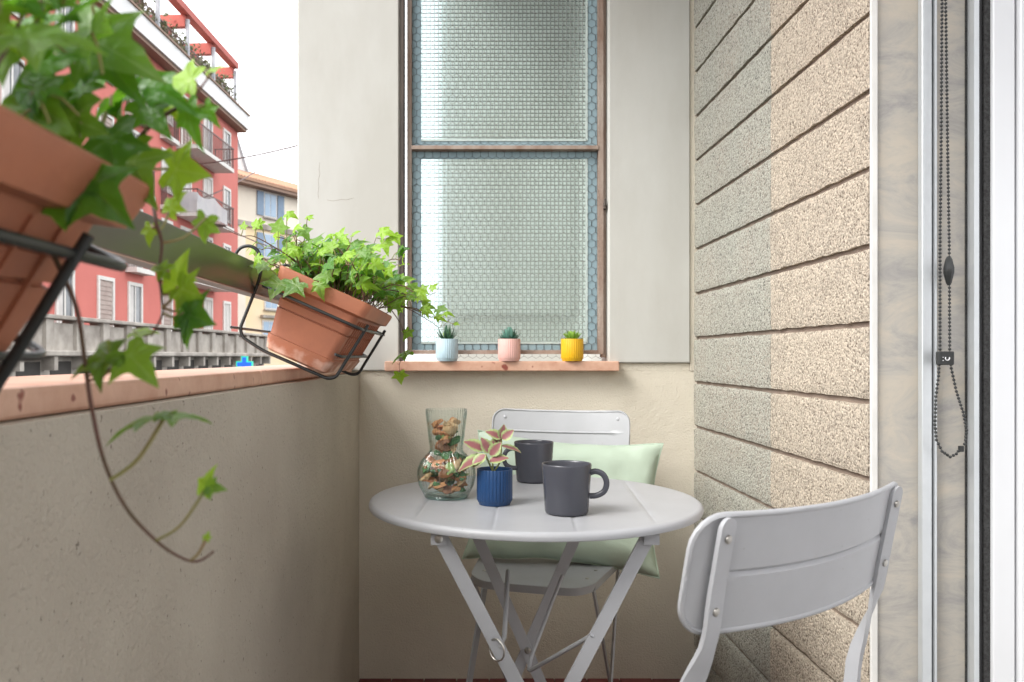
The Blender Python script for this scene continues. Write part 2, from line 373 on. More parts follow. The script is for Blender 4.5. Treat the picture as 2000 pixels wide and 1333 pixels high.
# ------------------------------------------------------------------ structure: ground, floor, ceiling
g = bx(-300, 300, -300, 400, -4.6, -4.5); tag(obj('ground', g, M['asphalt']), kind='structure')
BX0, BX1, BY0, BY1 = -.33, .70, -1.6, 2.52        # inner faces of the balcony
fl = tag(obj('floor', bx(-.52, 1.0, BY0, 2.64, -.20, -.006), M['grout']), kind='structure')
tm = finish(bx(.0015, .0985, .0015, .0985, -.006, .0, bev=.0012), 'tile', M['tile'])
for i in range(11):
    for j in range(13):
        x = BX0 + i * .1; y = 1.24 + j * .1
        if x + .1 > BX1 + .01: continue
        obj('tile', tm, None, fl, loc=(x, y, rnd.uniform(-.0006, .0006)))
tag(obj('ceiling', bx(-.55, 1.4, BY0, 2.64, 2.96, 3.10), M['ceiling']), kind='structure')

# ------------------------------------------------------------------ back wall with the window opening
WX0, WX1, WZ0 = -.206, .435, .976
back = empty('back_wall', (0, 2.52, 0), label='beige stucco end wall of the balcony with pale plaster piers beside the window', cat='wall')
obj('wall_base', bx(-.518, BX1 + .1, 0, .12, -.2, WZ0 - .03), M['stucco'], back)
pl = NB(); box(pl, -.518, WX0, -.012, .12, WZ0 - .03, 2.955, bev=.004); obj('pier', pl, M['plaster'], back)
pr = NB(); box(pr, WX1, BX1 - .014, -.012, .12, WZ0 - .006, 2.955, bev=.004); obj('pier', pr, M['plaster'], back)
obj('corner_fillet', bx(BX1 - .0135, BX1 + .09, -.004, .12, WZ0 - .029, 2.955), M['stucco'], back)
obj('wall_base_strip', bx(WX1 + .03, BX1 - .0145, .001, .12, WZ0 - .0295, WZ0 - .0065), M['stucco'], back)

tag(obj('end_wall', bx(-.52, .96, BY0 - .12, BY0, -.2, 1.75), M['stucco']), 'unseen shoulder-high beige stucco wall added behind the viewer to cut the light', 'wall')  # unseen wall added to dim the light coming from behind the camera
for pts in ([(626, 318), (624, 331), (626, 340), (622, 352), (624, 366), (620, 378), (622, 388)], [(640, 391), (652, 393), (668, 390), (676, 391), (692, 387)], [(596, 560), (604, 590), (600, 622), (608, 650)]):
    q = [P(x, y, 2.508) + Vector((rnd.uniform(-.002, .002), -2.52, 0)) for x, y in pts]
    obj('crack', tube(NB(), q, .0004, 4), M['mortar'], back)
# window
win = empty('window', (0, 2.52, 0), label='rusty iron window with two panes of patterned glass behind hexagonal wire', cat='window')
FX0, FX1, FZ0, FZ1 = WX0 + .022, WX1 - .012, WZ0 + .022, 2.66
obj('sill', bx(-.247, .4615, -.05, .118, WZ0 - .030, WZ0, bev=.0025), M['marble_pink'], win)
TZ = CAMZ + (697 - 292) / 1600 * 2.55
fr = NB(); box(fr, FX0, FX0 + .014, .018, .055, FZ0, FZ1)
obj('frame_stile', fr, M['rust'], win)
fr = NB(); box(fr, FX1 - .015, FX1, .010, .055, FZ0, FZ1); box(fr, FX1 - .004, FX1 + .010, .022, .05, FZ0 - .01, FZ1)
obj('frame_stile', fr, M['rust'], win)
obj('frame_rail', bx(FX0 + .0145, FX1 - .0155, .016, .053, FZ0, FZ0 + .012), M['rust'], win)
obj('frame_rail', bx(FX0 + .0145, FX1 - .0155, .016, .053, FZ1 - .014, FZ1 - .001), M['rust'], win)
obj('transom', bx(FX0 + .0145, FX1 - .0155, .006, .053, TZ - .006, TZ + .006, bev=.001), M['rust'], win)
obj('jamb_strip', bx(WX0 + .0005, WX0 + .013, -.006, .06, WZ0 + .001, 2.70), M['dark_iron'], win)
lk = NB(); box(lk, FX1 - .001, FX1 + .008, .0, .03, 1.445, 1.465, bev=.002); tube(lk, [(FX1 + .003, -.003, 1.455), (FX1 + .003, .0, 1.475)], .003, 6); obj('latch', lk, M['dark_iron'], win)
for z0, z1 in ((FZ0 + .0125, TZ - .0065), (TZ + .0065, FZ1 - .0145)):
    x0, x1 = FX0 + .0148, FX1 - .0158
    p = obj('pane', bx(x0, x1, .040, .0415, z0, z1), M['pane'], win)
    wf = NB(); d = .028
    for (a, b, c, e) in ((x0, x0 + d, z0, z1), (x1 - d, x1, z0, z1), (x0 + d, x1 - d, z0, z0 + d * .8), (x0 + d, x1 - d, z1 - d * .8, z1)):
        box(wf, a, b, .0345, .0398, c, e)
    obj('inner_frame', wf, M['blue_wood'], p)
    pt = NB()
    for (a, b, c, e) in ((x1 - d - .005, x1 - d, z0 + d * .8, z1 - d * .8), (x0 + d, x1 - d - .005, z0 + d * .8, z0 + d * .8 + .005)):
        sweep(pt, [(a, .0340, c), (b if b - a > .1 else a, .0340, c if b - a > .1 else e)], [(-.003, 0), (.003, 0), (.003, .002), (-.003, .002)], up=(0, -1, 0))
    obj('putty_line', pt, M['putty'], p)
# hexagonal wire netting: one continuous net stretched over the opening
def hexnet(x0, x1, z0, z1, y, s, r):
    bm = NB(); wd = s * math.sqrt(3); rows = int((z1 - z0) / (1.5 * s)) + 1; cols = int((x1 - x0) / wd) + 1
    pr_ = [(-r, -r * .6), (r, -r * .6), (0, r)]
    def pt(x, z): return Vector((x + .0012 * noise.noise((x * 30, z * 30, 1)), y + .001 * noise.noise((x * 9, z * 9, 5)), z + .0012 * noise.noise((x * 30, z * 30, 9))))
    for j in range(rows):
        for i in range(cols):
            cx = x0 + (i + .5 * (j % 2)) * wd; cz = z0 + j * 1.5 * s
            a = [(cx + s * math.cos(R(30 + 60 * k)), cz + s * math.sin(R(30 + 60 * k))) for k in range(6)]
            for k in (0, 1, 5):
                q0, q1 = a[k], a[(k + 1) % 6]
                if min(q0[0], q1[0]) < x0 or max(q0[0], q1[0]) > x1 or min(q0[1], q1[1]) < z0 or max(q0[1], q1[1]) > z1: continue
                sweep(bm, [pt(*q0), pt(*q1)], [(c * (1.7 if k == 5 else 1), e) for c, e in pr_], caps=False)
    return bm
tag(obj('wire_netting', hexnet(WX0 + .014, WX1 - .003, WZ0 + .001, 2.2, .0330, .0143, .00055), M['net'], win), kind='stuff')

# ------------------------------------------------------------------ neighbour's side, seen only as blur through the glass
nb = empty('neighbour_balcony', (0, 2.64, 0), label="pale walls of the next balcony blurred behind the window glass", cat='balcony')
obj('side_wall', bx(.56, .70, 0, 2.2, -.2, 2.955), M['plaster'], nb)
obj('end_wall', bx(-.13, .56, 1.5, 1.62, -.2, 2.955), M['plaster'], nb)
obj('slab', bx(-.5, .70, .002, 2.2, -.3, -.02), M['ceiling'], nb)
obj('soffit', bx(-.12, .70, .85, 2.2, 2.957, 3.1), M['ceiling'], nb)  # unseen slab, shaped at half depth to set the light behind the glass
obj('niche', bx(-.06, .54, 1.485, 1.499, 1.2, 2.14), M['plaster'], nb)
obj('rail_wall', bx(-.5, -.36, .002, 2.2, -.02, .9), M['stucco'], nb)

# ------------------------------------------------------------------ parapet with marble coping
par = empty('parapet_wall', (-.42, 0, 0), label='rough grey-brown stucco parapet along the open side of the balcony', cat='wall')
pb = NB(); N_, K_ = 60, 14
vv = [[pb.verts.new((.09 + .0025 * noise.noise((BY0 + (2.52 - BY0) * i / N_ * 3, j * .4, 2)), BY0 + (2.519 - BY0) * i / N_, -.2 + 1.14 * j / K_)) for j in range(K_ + 1)] for i in range(N_ + 1)]
ww = [[pb.verts.new((-.08, BY0 + (2.519 - BY0) * i / N_, -.2 + 1.14 * j / K_)) for j in (0, K_)] for i in (0, N_)]
for i in range(N_):
    for j in range(K_): pb.faces.new((vv[i][j], vv[i + 1][j], vv[i + 1][j + 1], vv[i][j + 1]))
pb.faces.new((ww[0][0], ww[0][1], ww[1][1], ww[1][0]))
pb.faces.new([vv[i][K_] for i in range(N_ + 1)] + [ww[1][1], ww[0][1]])
pb.faces.new([vv[0][j] for j in range(K_ + 1)] + [ww[0][1], ww[0][0]])
pb.faces.new([vv[N_][j] for j in range(K_ + 1)] + [ww[1][1], ww[1][0]])
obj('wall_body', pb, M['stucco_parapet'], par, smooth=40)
CAPZ = .9665
ys = [-1.6, -.62, .38, 1.40, 2.5055]
for a, b in zip(ys, ys[1:]):
    obj('coping_slab', bx(-.12, .07, a + .0012, b - .0012, .9405, CAPZ + rnd.uniform(-.0006, .0006), bev=.004, seg=2), M['marble_pink'], par)

# handrail
rail = empty('handrail', (-.422, 0, 0), label='flat bronze metal handrail running above the parapet', cat='railing')
obj('rail_bar', bx(-.015, .015, -1.6, 2.507, 1.110, 1.1735, bev=.003, seg=2), M['rail'], rail)
for y in (-1.0, .3, 2.38):
    obj('rail_post', bx(-.011, .011, y - .011, y + .011, CAPZ - .002, 1.1095), M['rail'], rail)

# ------------------------------------------------------------------ right wall: courses of pebbled blocks
rw = empty('block_wall', (BX1, 0, 0), label='right-hand wall of rough pebbled blocks in level courses', cat='wall')
obj('mortar_bed', bx(.010, .16, 1.425, 2.52, -.2, 2.955), M['mortar'], rw)
def block_mesh(length, hgt, seed):
    bm = NB(); nu, nv = int(length / .014), 9; e = .002
    def jag(t, k): return .0022 * noise.noise((t * 28, k * 5.1, seed)) + .0012 * noise.noise((t * 90, k * 3, seed))
    grid = []
    for i in range(nu + 1):
        row = []
        for j in range(nv + 1):
            u = i / nu; v = j / nv; y = u * length; z = v * hgt
            if j == 0: z += .004 + jag(y, 1)
            if j == nv: z += -.0065 + jag(y, 2)
            edge = min(i, nu - i, j, nv - j) == 0
            x = .0045 * noise.noise((y * 16, z * 16, seed)) * .35 + .0016 * noise.noise((y * 70, z * 70, seed + 3)) + (.0022 if (j in (0, nv)) else 0)
            row.append(bm.verts.new((x, y, z)))
        grid.append(row)
    for i in range(nu):
        for j in range(nv): bm.faces.new((grid[i][j], grid[i][j + 1], grid[i + 1][j + 1], grid[i + 1][j]))
    bnd = [grid[i][0] for i in range(nu + 1)] + [grid[nu][j] for j in range(1, nv + 1)] + [grid[i][nv] for i in range(nu - 1, -1, -1)] + [grid[0][j] for j in range(nv - 1, 0, -1)]
    bk = [bm.verts.new((.014, v.co.y, v.co.z)) for v in bnd]
    for k in range(len(bnd)): bm.faces.new((bnd[k], bnd[(k + 1) % len(bnd)], bk[(k + 1) % len(bnd)], bk[k]))
    return bm
CH = .1355
YS = 1.886
for k in range(-9, 15):
    z = 1.048 + k * CH
    if z < -.1 or z > 2.82: continue
    o = obj('block', block_mesh(2.519 - YS, CH, k), M['block_green'], rw, smooth=50, loc=(rnd.uniform(-.001, .001), YS, z))
    o = obj('block', block_mesh(YS - 1.4275, CH, k + 40), M['block_beige'], rw, smooth=50, loc=(rnd.uniform(-.001, .001), 1.427, z))

# marble door jamb, shutter guides, door
jy = 1.42
jamb = empty('marble_jamb', (.70, jy, 0), label='grey veined marble lining of the doorway beside the block wall', cat='door jamb')
obj('slab', bx(.012, .240, .003, .10, -.02, 2.955), M['marble_grey'], jamb)
obj('edge_strip', bx(-.0005, .0117, -.004, .0026, -.02, 2.955, bev=.002, seg=2), M['ceiling'], jamb)
gd = empty('shutter_guide', (.70, jy, 0), label='pale aluminium shutter guide on the marble jamb', cat='guide rail')
obj('guide_face', bx(.0835, .1005, -.012, .0025, -.01, 2.9, bev=.001), M['alu'], gd)
obj('guide_slot', bx(.1008, .1036, -.004, .0025, -.01, 2.9), M['dark_channel'], gd)
obj('guide_lip', bx(.1039, .1075, -.014, .0025, -.01, 2.9), M['alu'], gd)
dr = empty('sliding_door', (.70, jy, 0), label='white door frame with black brush seals at the right edge', cat='door')
obj('track_lip', bx(.169, .1775, -.018, .0025, -.01, 2.9), M['alu'], dr)
obj('track_gap', bx(.1655, .1687, .0005, .0027, -.01, 2.9), M['rubber'], dr)
obj('track_channel', bx(.1778, .1885, -.008, .0025, -.01, 2.9), M['dark_channel'], dr)
obj('brush_seal', bx(.1888, .199, -.014, .0025, -.01, 2.9), M['rubber'], dr)
obj('frame_post', bx(.1993, .2365, -.022, .0025, -.01, 2.9, bev=.0015), M['white_frame'], dr)
obj('seam', bx(.2367, .2405, -.012, .0025, -.01, 2.9), M['dark_channel'], dr)
obj('leaf_stile', bx(.2408, .30, -.030, .0025, -.01, 2.9, bev=.0015), M['white_frame'], dr)
obj('leaf_panel', bx(.262, .29, BY0 - jy, -.0305, -.01, 2.9), M['white_frame'], dr)

# blind chain
ch = empty('blind_chain', (.70, jy, 0), label='black bead chain loop of a roller blind hanging before the marble', cat='chain')
def chain_pts(L_):
    o = [];
    for a, b in zip(L_, L_[1:]):
        a, b = Vector(a), Vector(b); n = max(1, round((b - a).length / .0066))
        o += [a.lerp(b, i / n) for i in range(n)]
    return o
def cp(x, y, d=1.385): q = P(x, y, d); return (q.x - .70, q.y - jy, q.z)
top = cp(1842, -800); 
left = [cp(1840, -600), cp(1840, 0), cp(1838, 300), cp(1836, 480), cp(1836, 690), cp(1833, 735), cp(1828, 775), cp(1826, 830), cp(1829, 860), cp(1840, 882), cp(1856, 893), cp(1868, 887), cp(1876, 876)]
right = [cp(1847, -600), cp(1847, 0), cp(1851, 300), cp(1854, 480), cp(1855, 690), cp(1858, 720), cp(1868, 765), cp(1881, 805), cp(1888, 840), cp(1886, 860), cp(1882, 876)]
bd = NB()
for L_ in (left, right):
    pts = chain_pts(L_)
    for q in pts:
        bmesh.ops.create_icosphere(bd, subdivisions=1, radius=.0029, matrix=Matrix.Translation(q))
    tube(bd, pts, .0008, 4)
obj('bead_strand', bd, M['wire'], ch, smooth=60)
wt = NB(); lathe(wt, [(.002, -.026), (.0045, -.022), (.0085, -.004), (.0085, .004), (.0055, .018), (.003, .023)], 8, cap0=True, cap1=True)
obj('weight', wt, M['wire'], ch, smooth=30, loc=cp(1853, 528))
cl = NB(); box(cl, -.0135, .0135, -.006, .004, -.0115, .0115, bev=.0015)
clip = obj('clip', cl, M['wire'], ch, loc=cp(1845, 700))
mk = NB(); tube(mk, [(.0035 * math.cos(R(a)) + .001, -.0065, .0035 * math.sin(R(a))) for a in range(150, 391, 20)], .0009, 5)
tube(mk, [(-.007, -.0065, -.004), (-.0055, -.0065, -.004)], .0006, 4); tube(mk, [(-.007, -.0065, .0015), (-.0055, -.0065, .0015)], .0006, 4)
obj('mark', mk, M['white_frame'], clip)
cj = NB(); box(cj, -.004, .004, -.003, .003, -.005, .005, bev=.001); obj('connector', cj, M['wire'], ch, loc=cp(1877, 877))

# ------------------------------------------------------------------ planters, racks, ivy
TILT = R(24); PC, PS = math.cos(TILT), math.sin(TILT)
POX, POZ = -.327, .981
PLEN = .42
def planter_local(x, y, z, y0): return Vector((POX + x * PC + z * PS, y0 + y, POZ - x * PS + z * PC))
def planter_mesh():
    bm = NB(); H = .157; wb, wt_ = .0625, .083
    def ring(hw, y0, y1, z, rad=.016, k=4):
        o = []
        for (cx, cy, a0) in ((hw - rad, y1 - rad, 0), (-hw + rad, y1 - rad, 90), (-hw + rad, y0 + rad, 180), (hw - rad, y0 + rad, 270)):
            for i in range(k + 1):
                a = R(a0 + 90 * i / k); o.append(bm.verts.new((cx + rad * math.cos(a), cy + rad * math.sin(a), z)))
        return o
    prof = []
    def at(z, off=0): f = z / H; prof.append((wb + (wt_ - wb) * f + off, .016 * (1 - f) - off, z))
    at(0, -.006); at(.004, 0); at(.024, .003); at(.030, .0028); at(.031, .0); at(.0335, -.0004)
    at(.082, 0); at(.083, -.0035); at(.0852, -.0035); at(.086, 0)
    at(.100, 0); at(.101, -.0035); at(.1032, -.0035); at(.104, 0); at(.124, 0); at(.1265, .006); at(.129, .0115); at(.150, .0125); at(.1555, .0115); at(.157, .009)
    at(.157, -.002); at(.150, -.005); at(.128, -.006)
    rings = [ring(hw, yo, PLEN - yo, z) for hw, yo, z in prof]
    for a, b in zip(rings, rings[1:]):
        n = len(a)
        for i in range(n): bm.faces.new((a[i], a[(i + 1) % n], b[(i + 1) % n], b[i]))
    bm.faces.new(rings[0][::-1]); bm.faces.new(rings[-1])
    # raised vertical ribs on the long sides
    for s in (-1, 1):
        for i in range(12):
            y = .045 + i * .03
            x0 = wb + (wt_ - wb) * .036 / H; x1 = wb + (wt_ - wb) * .119 / H
            sweep(bm, [(s * x0, y, .036), (s * x1, y, .119)], rect(.0022, .0042), up=(1, 0, 0))
    return bm
pot_me = finish(planter_mesh(), 'planter_body', M['terracotta'], 35)
def soil_mesh():
    bm = NB(); g_ = [[bm.verts.new((-.074 + .148 * i / 10, .018 + (PLEN - .036) * j / 24, .136 + .006 * noise.noise((i * .7, j * .7, 3)))) for j in range(25)] for i in range(11)]
    for i in range(10):
        for j in range(24): bm.faces.new((g_[i][j], g_[i + 1][j], g_[i + 1][j + 1], g_[i][j + 1]))
    return bm
soil_me = finish(soil_mesh(), 'soil', M['soil'], 60)
def rack(y0, label):
    r = empty('planter_rack', (0, y0, 0), label=label, cat='rack', group='wire racks hooked on the rail')
    def q(x, y): v = P(x, y, 1.55); return (v.x, 0, v.z)
    hoop = [q(452, 512), q(453, 492), q(463, 480), q(480, 476), q(496, 484), q(506, 508), q(500, 545), q(462, 640), q(466, 658), q(505, 684), q(636, 741), q(652, 738), q(716, 634)]
    for yy in (.035, .365):
        pts = rounded([Vector((a, yy, c)) for a, _, c in hoop], .014, 4)
        obj('hoop', tube(NB(), pts, .0033, 8), M['wire'], r, smooth=60)
    def loop(z, xl, xr, ya, yb, cls=True):
        pts = [(xl, ya), (xr, ya), (xr, yb), (xl, yb)]
        pl_ = [Vector((POX + a * PC + z * PS, b, POZ - a * PS + z * PC)) for a, b in pts]
        if cls:
            m0 = (pl_[0] + pl_[3]) / 2; return rounded([m0] + pl_[:] + [m0], .03, 5)
        return rounded(pl_, .03, 5)
    obj('top_ring', tube(NB(), loop(.108, -.108, .094, -.022, .445), .0033, 8), M['wire'], r, smooth=60)
    obj('low_ring', tube(NB(), loop(.045, -.118, .079, -.008, .43, False)[3:], .0028, 8), M['wire'], r, smooth=60)
    lo_l = [q(462, 640), q(452, 642), q(470, 660), q(512, 690)]
    obj('foot_loop', tube(NB(), rounded([Vector((q(455, 640)[0], .0, q(455, 640)[2])), Vector((q(455, 640)[0], .40, q(455, 640)[2]))], .01), .0028, 8), M['wire'], r, smooth=60)
    return r
LIGHT = Vector((-.55, -.45, .70))

LOBES = [(-90 - 52, .46), (-90 + 52, .46)]
def ivy_leaf_mesh(seed, wid=1.0, droop=.18, long=1.0):
    r_ = random.Random(seed)
    half = [(.05, -.03), (.15, -.13), (.30, -.17), (.43, -.10), (.36, .05), (.335, .13), (.46, .22), (.63, .36), (.47, .40), (.32, .44), (.245, .50), (.20, .62), (.11, .80)]
    tips = {3, 7}
    half = [(x * wid * (1 + r_.uniform(-.06, .06)), y * long + r_.uniform(-.015, .015)) for x, y in half]
    outl = [((0, .015), 0)] + [(p, 1 if i in tips else 0) for i, p in enumerate(half)] + [((0, 1.0 * long), 1)] + [((-x * (1 + r_.uniform(-.08, .08)), y), 1 if (i in tips) else 0) for i, (x, y) in reversed(list(enumerate(half)))]
    bm = NB(); va = bm.verts.layers.float.new('vein'); C = Vector((0, .16))
    def zf(p, v):
        d = (Vector(p) - C).length
        return -droop * d * d + (0 if v else .045 * min(1, d * 3)) + .03 * math.sin(p[0] * 7 + seed) * d
    cv = bm.verts.new((0, C.y, 0)); cv[va] = 1
    mids = []; outs = []
    for p, v in outl:
        m_ = C.lerp(Vector(p), .55)
        a = bm.verts.new((m_.x, m_.y, zf(m_, v))); a[va] = v
        b = bm.verts.new((p[0], p[1], zf(p, v))); b[va] = v * .8
        mids.append(a); outs.append(b)
    n = len(outl)
    for i in range(n):
        j = (i + 1) % n
        bm.faces.new((cv, mids[i], mids[j])); bm.faces.new((mids[i], outs[i], outs[j], mids[j]))
    return bm
def leaf_set(m): return [finish(ivy_leaf_mesh(s, wd, dr, lg), 'ivy_leaf', m, 180) for s, wd, dr, lg in ((1, 1, .18, 1), (2, .88, .30, 1.05), (3, 1.08, .10, .95), (4, .95, .42, 1), (5, .8, .22, 1.12))]
LV = {k: leaf_set(M[k]) for k in ('ivy', 'ivy_young', 'ivy_dark')}

def put_leaf(par, base, tip, nrm, size, kind, r_):
    nrm = Vector(nrm).normalized(); tip = Vector(tip); tip = (tip - nrm * tip.dot(nrm))
    if tip.length < 1e-4: tip = Vector((1, 0, 0)) - nrm * nrm.x
    tip.normalize(); sx = tip.cross(nrm)
    o = bpy.data.objects.new('leaf', r_.choice(LV[kind])); COL.objects.link(o); o.parent = par
    m = Matrix((sx, tip, nrm)).transposed().to_4x4(); o.rotation_euler = m.to_euler(); o.location = Vector(base) - par.location
    o.scale = (size * r_.uniform(.78, 1.1), size * r_.uniform(.88, 1.15), size * r_.uniform(.5, 1.9)); return o

def ivy(label, y0, seed, nst, explicit, kinds, size, lim):
    r_ = random.Random(seed)
    root = empty('ivy_plant', planter_local(0, PLEN / 2, .14, y0), label=label, cat='plant')
    stems = NB(); pets = NB(); L0 = root.location; cnt = 0
    def leaf_at(p, out_dir, sz, kind=None, nb=None):
        nonlocal cnt
        kind = kind or r_.choice(kinds)
        pd = (out_dir * .7 + Vector((r_.uniform(-.6, .6), r_.uniform(-.6, .6), r_.uniform(.1, .9)))).normalized()
        pl_ = sz * r_.uniform(.45, .95); b = p + pd * pl_
        nrm = nb or (LIGHT * .9 + Vector((0, -.35, 0)) + Vector((r_.uniform(-.7, .7), r_.uniform(-.7, .7), r_.uniform(-.4, .6))))
        tip = out_dir + Vector((r_.uniform(-.7, .7), r_.uniform(-.7, .7), -.35))
        if not lim(b): return
        put_leaf(root, b, tip, nrm, sz, kind, r_); cnt += 1
        tube(pets, [p - L0, p.lerp(b, .5) + Vector((0, 0, .003)) - L0, b - L0], .0008, 5)
    for s in range(nst):
        x = r_.uniform(-.072, .072); y = r_.uniform(.02, PLEN - .02)
        p = planter_local(x, y, .134, y0)
        out_ = Vector((x / .07 * .8 + r_.uniform(-.6, .6), (y / PLEN - .5) * 1.4 + r_.uniform(-.7, .7), 0))
        d = (out_ * .55 + Vector((.05, 0, r_.uniform(.5, 1.2)))).normalized()
        ln = r_.uniform(.05, .16); st = .011; pts = [p.copy()]; acc = 0; nxt = r_.uniform(.02, .04)
        while acc < ln:
            d = (d + Vector((r_.gauss(0, .16), r_.gauss(0, .16), r_.gauss(0, .12) - acc * 1.3))).normalized()
            p = p + d * st; acc += st; pts.append(p.copy())
            if acc > nxt:
                o2 = (d * .5 + Vector((r_.uniform(-1, 1), r_.uniform(-1, 1), .2))).normalized()
                leaf_at(p, o2, r_.uniform(*size) * (1 - .35 * acc / ln)); nxt += r_.uniform(.016, .03)
        leaf_at(p, d, r_.uniform(*size) * .6, 'ivy_young')
        if lim(pts[-1]) and lim(pts[len(pts) // 2]): tube(stems, [q - L0 for q in pts], .0011, 5)
    for pts, r0, leaves in explicit:
        if pts:
            sp_ = spline(pts, 7); n = len(sp_); obj('stem', tube(NB(), [q - L0 for q in sp_], r0, 6, scale=[1.15 - .75 * i / n for i in range(n)]), M['stem'], root, smooth=60)
        for (stem_p, c, sz, ang, up, kind) in leaves:
            # c: where the leaf's blade starts, ang: direction of its tip seen from the balcony, up: how far it lies flat
            a = R(ang); tip = Vector((math.cos(a), -.15, -math.sin(a)))
            nrm = Vector((0, -(1 - up), 0)) + Vector((-.12, 0, up)) + Vector((r_.uniform(-.15, .15), 0, r_.uniform(-.1, .1)))
            put_leaf(root, c, tip, nrm, sz, kind, r_)
            if stem_p is not None:
                mid = stem_p.lerp(c, .5) - Vector((0, 0, (stem_p - c).length * .14)); obj('petiole', tube(NB(), [q - L0 for q in spline([stem_p, mid, c], 5)], .0009, 6), M['stem_green'], root, smooth=60)
    tag(obj('stems', stems, M['stem'], root, smooth=60), kind='stuff'); tag(obj('petioles', pets, M['stem_green'], root, smooth=60), kind='stuff')
    return root, cnt

def planter_set(y0, lab_pot, lab_rack):
    p = empty('planter', (POX, y0, POZ), (0, TILT, 0), label=lab_pot, cat='planter', group='terracotta planters on the rail')
    obj('planter_body', pot_me, None, p); obj('soil', soil_me, None, p)
    rack(y0, lab_rack); return p
FY, NY = 1.54, .045
planter_set(FY, 'orange terracotta planter tilted in its rack beside the window', 'black wire rack holding the far planter by the window')
planter_set(NY, 'big blurred terracotta planter at the left edge close to the viewer', 'black wire rack round the near planter at the left edge')

# far ivy: tendrils measured in the photograph
d2 = 1.62
ex_far = [
    ([P(610, 535, 1.60), P(570, 505, 1.58), P(527, 478, 1.56), P(495, 462, 1.55), P(470, 461, 1.55), P(445, 450, 1.54)], .0013,
     [(P(497, 462, 1.55), P(500, 445, 1.55), .022, -95, .3, 'ivy_young'), (P(470, 461, 1.55), P(475, 447, 1.55), .018, -90, .2, 'ivy_young'),
      (P(520, 474, 1.56), P(512, 440, 1.56), .024, 200, .3, 'ivy_young'), (P(545, 490, 1.57), P(543, 452, 1.57), .030, -80, .2, 'ivy'), (P(560, 500, 1.58), P(560, 418, 1.58), .026, 20, .5, 'ivy_young')]),
    ([P(600, 545, 1.6), P(590, 500, 1.6), P(597, 455, 1.6), P(600, 425, 1.6)], .0012,
     [(P(597, 455, 1.6), P(590, 446, 1.6), .034, 60, .3, 'ivy'), (P(595, 470, 1.6), P(575, 480, 1.6), .034, 150, .3, 'ivy_young'), (P(600, 430, 1.6), P(601, 428, 1.6), .018, -70, .4, 'ivy_young')]),
    ([P(700, 560, 1.8), P(722, 500, 1.8), P(740, 450, 1.8)], .0012,
     [(P(740, 455, 1.8), P(742, 452, 1.8), .036, 20, .4, 'ivy_young'), (P(728, 490, 1.8), P(752, 470, 1.8), .034, 80, .2, 'ivy_young'), (P(735, 465, 1.8), P(770, 460, 1.8), .03, 60, .3, 'ivy_young')]),
    ([P(765, 590, 1.95), P(800, 585, 1.97), P(825, 580, 2.0), P(850, 572, 2.02), P(856, 560, 2.02)], .0011,
     [(P(835, 578, 2.0), P(842, 566, 2.0), .026, -60, .4, 'ivy_young'), (P(820, 582, 2.0), P(828, 598, 2.0), .030, 10, .5, 'ivy')]),
    ([P(765, 595, 1.95), P(800, 605, 1.97), P(840, 628, 2.0), P(860, 640, 2.05), P(880, 622, 2.05)], .0011,
     [(P(860, 640, 2.05), P(868, 612, 2.05), .026, 20, .6, 'ivy_young'), (P(875, 628, 2.05), P(888, 632, 2.05), .016, 30, .5, 'ivy_young'), (P(830, 620, 2.0), P(825, 590, 2.0), .022, -30, .5, 'ivy_young')]),
    ([P(760, 600, 1.93), P(785, 640, 1.95), P(790, 690, 1.97), P(780, 712, 1.97), P(782, 730, 1.97)], .0011,
     [(P(786, 650, 1.95), P(800, 645, 1.95), .034, 120, .2, 'ivy'), (P(790, 690, 1.97), P(800, 688, 1.97), .044, 165, .55, 'ivy'), (P(782, 728, 1.97), P(780, 728, 1.97), .034, 80, .3, 'ivy_young')]),
    (None, 0, [(P(540, 545, 1.55), P(548, 548, 1.53), .055, 105, .45, 'ivy'), (P(560, 540, 1.55), P(522, 520, 1.53), .040, 185, .6, 'ivy'), (P(600, 550, 1.55), P(622, 552, 1.52), .036, 75, .3, 'ivy'), (P(585, 548, 1.55), P(585, 553, 1.52), .04, 130, .4, 'ivy')]),
]
ivy('bushy variegated ivy spilling from the tilted planter beside the window', FY, 21, 112, ex_far, ['ivy', 'ivy', 'ivy_dark', 'ivy_young'], (.029, .052),
    lambda q: q.z < 1.262 - .12 * (q.y - 1.54) and q.y < 2.2 and q.x > -.52)

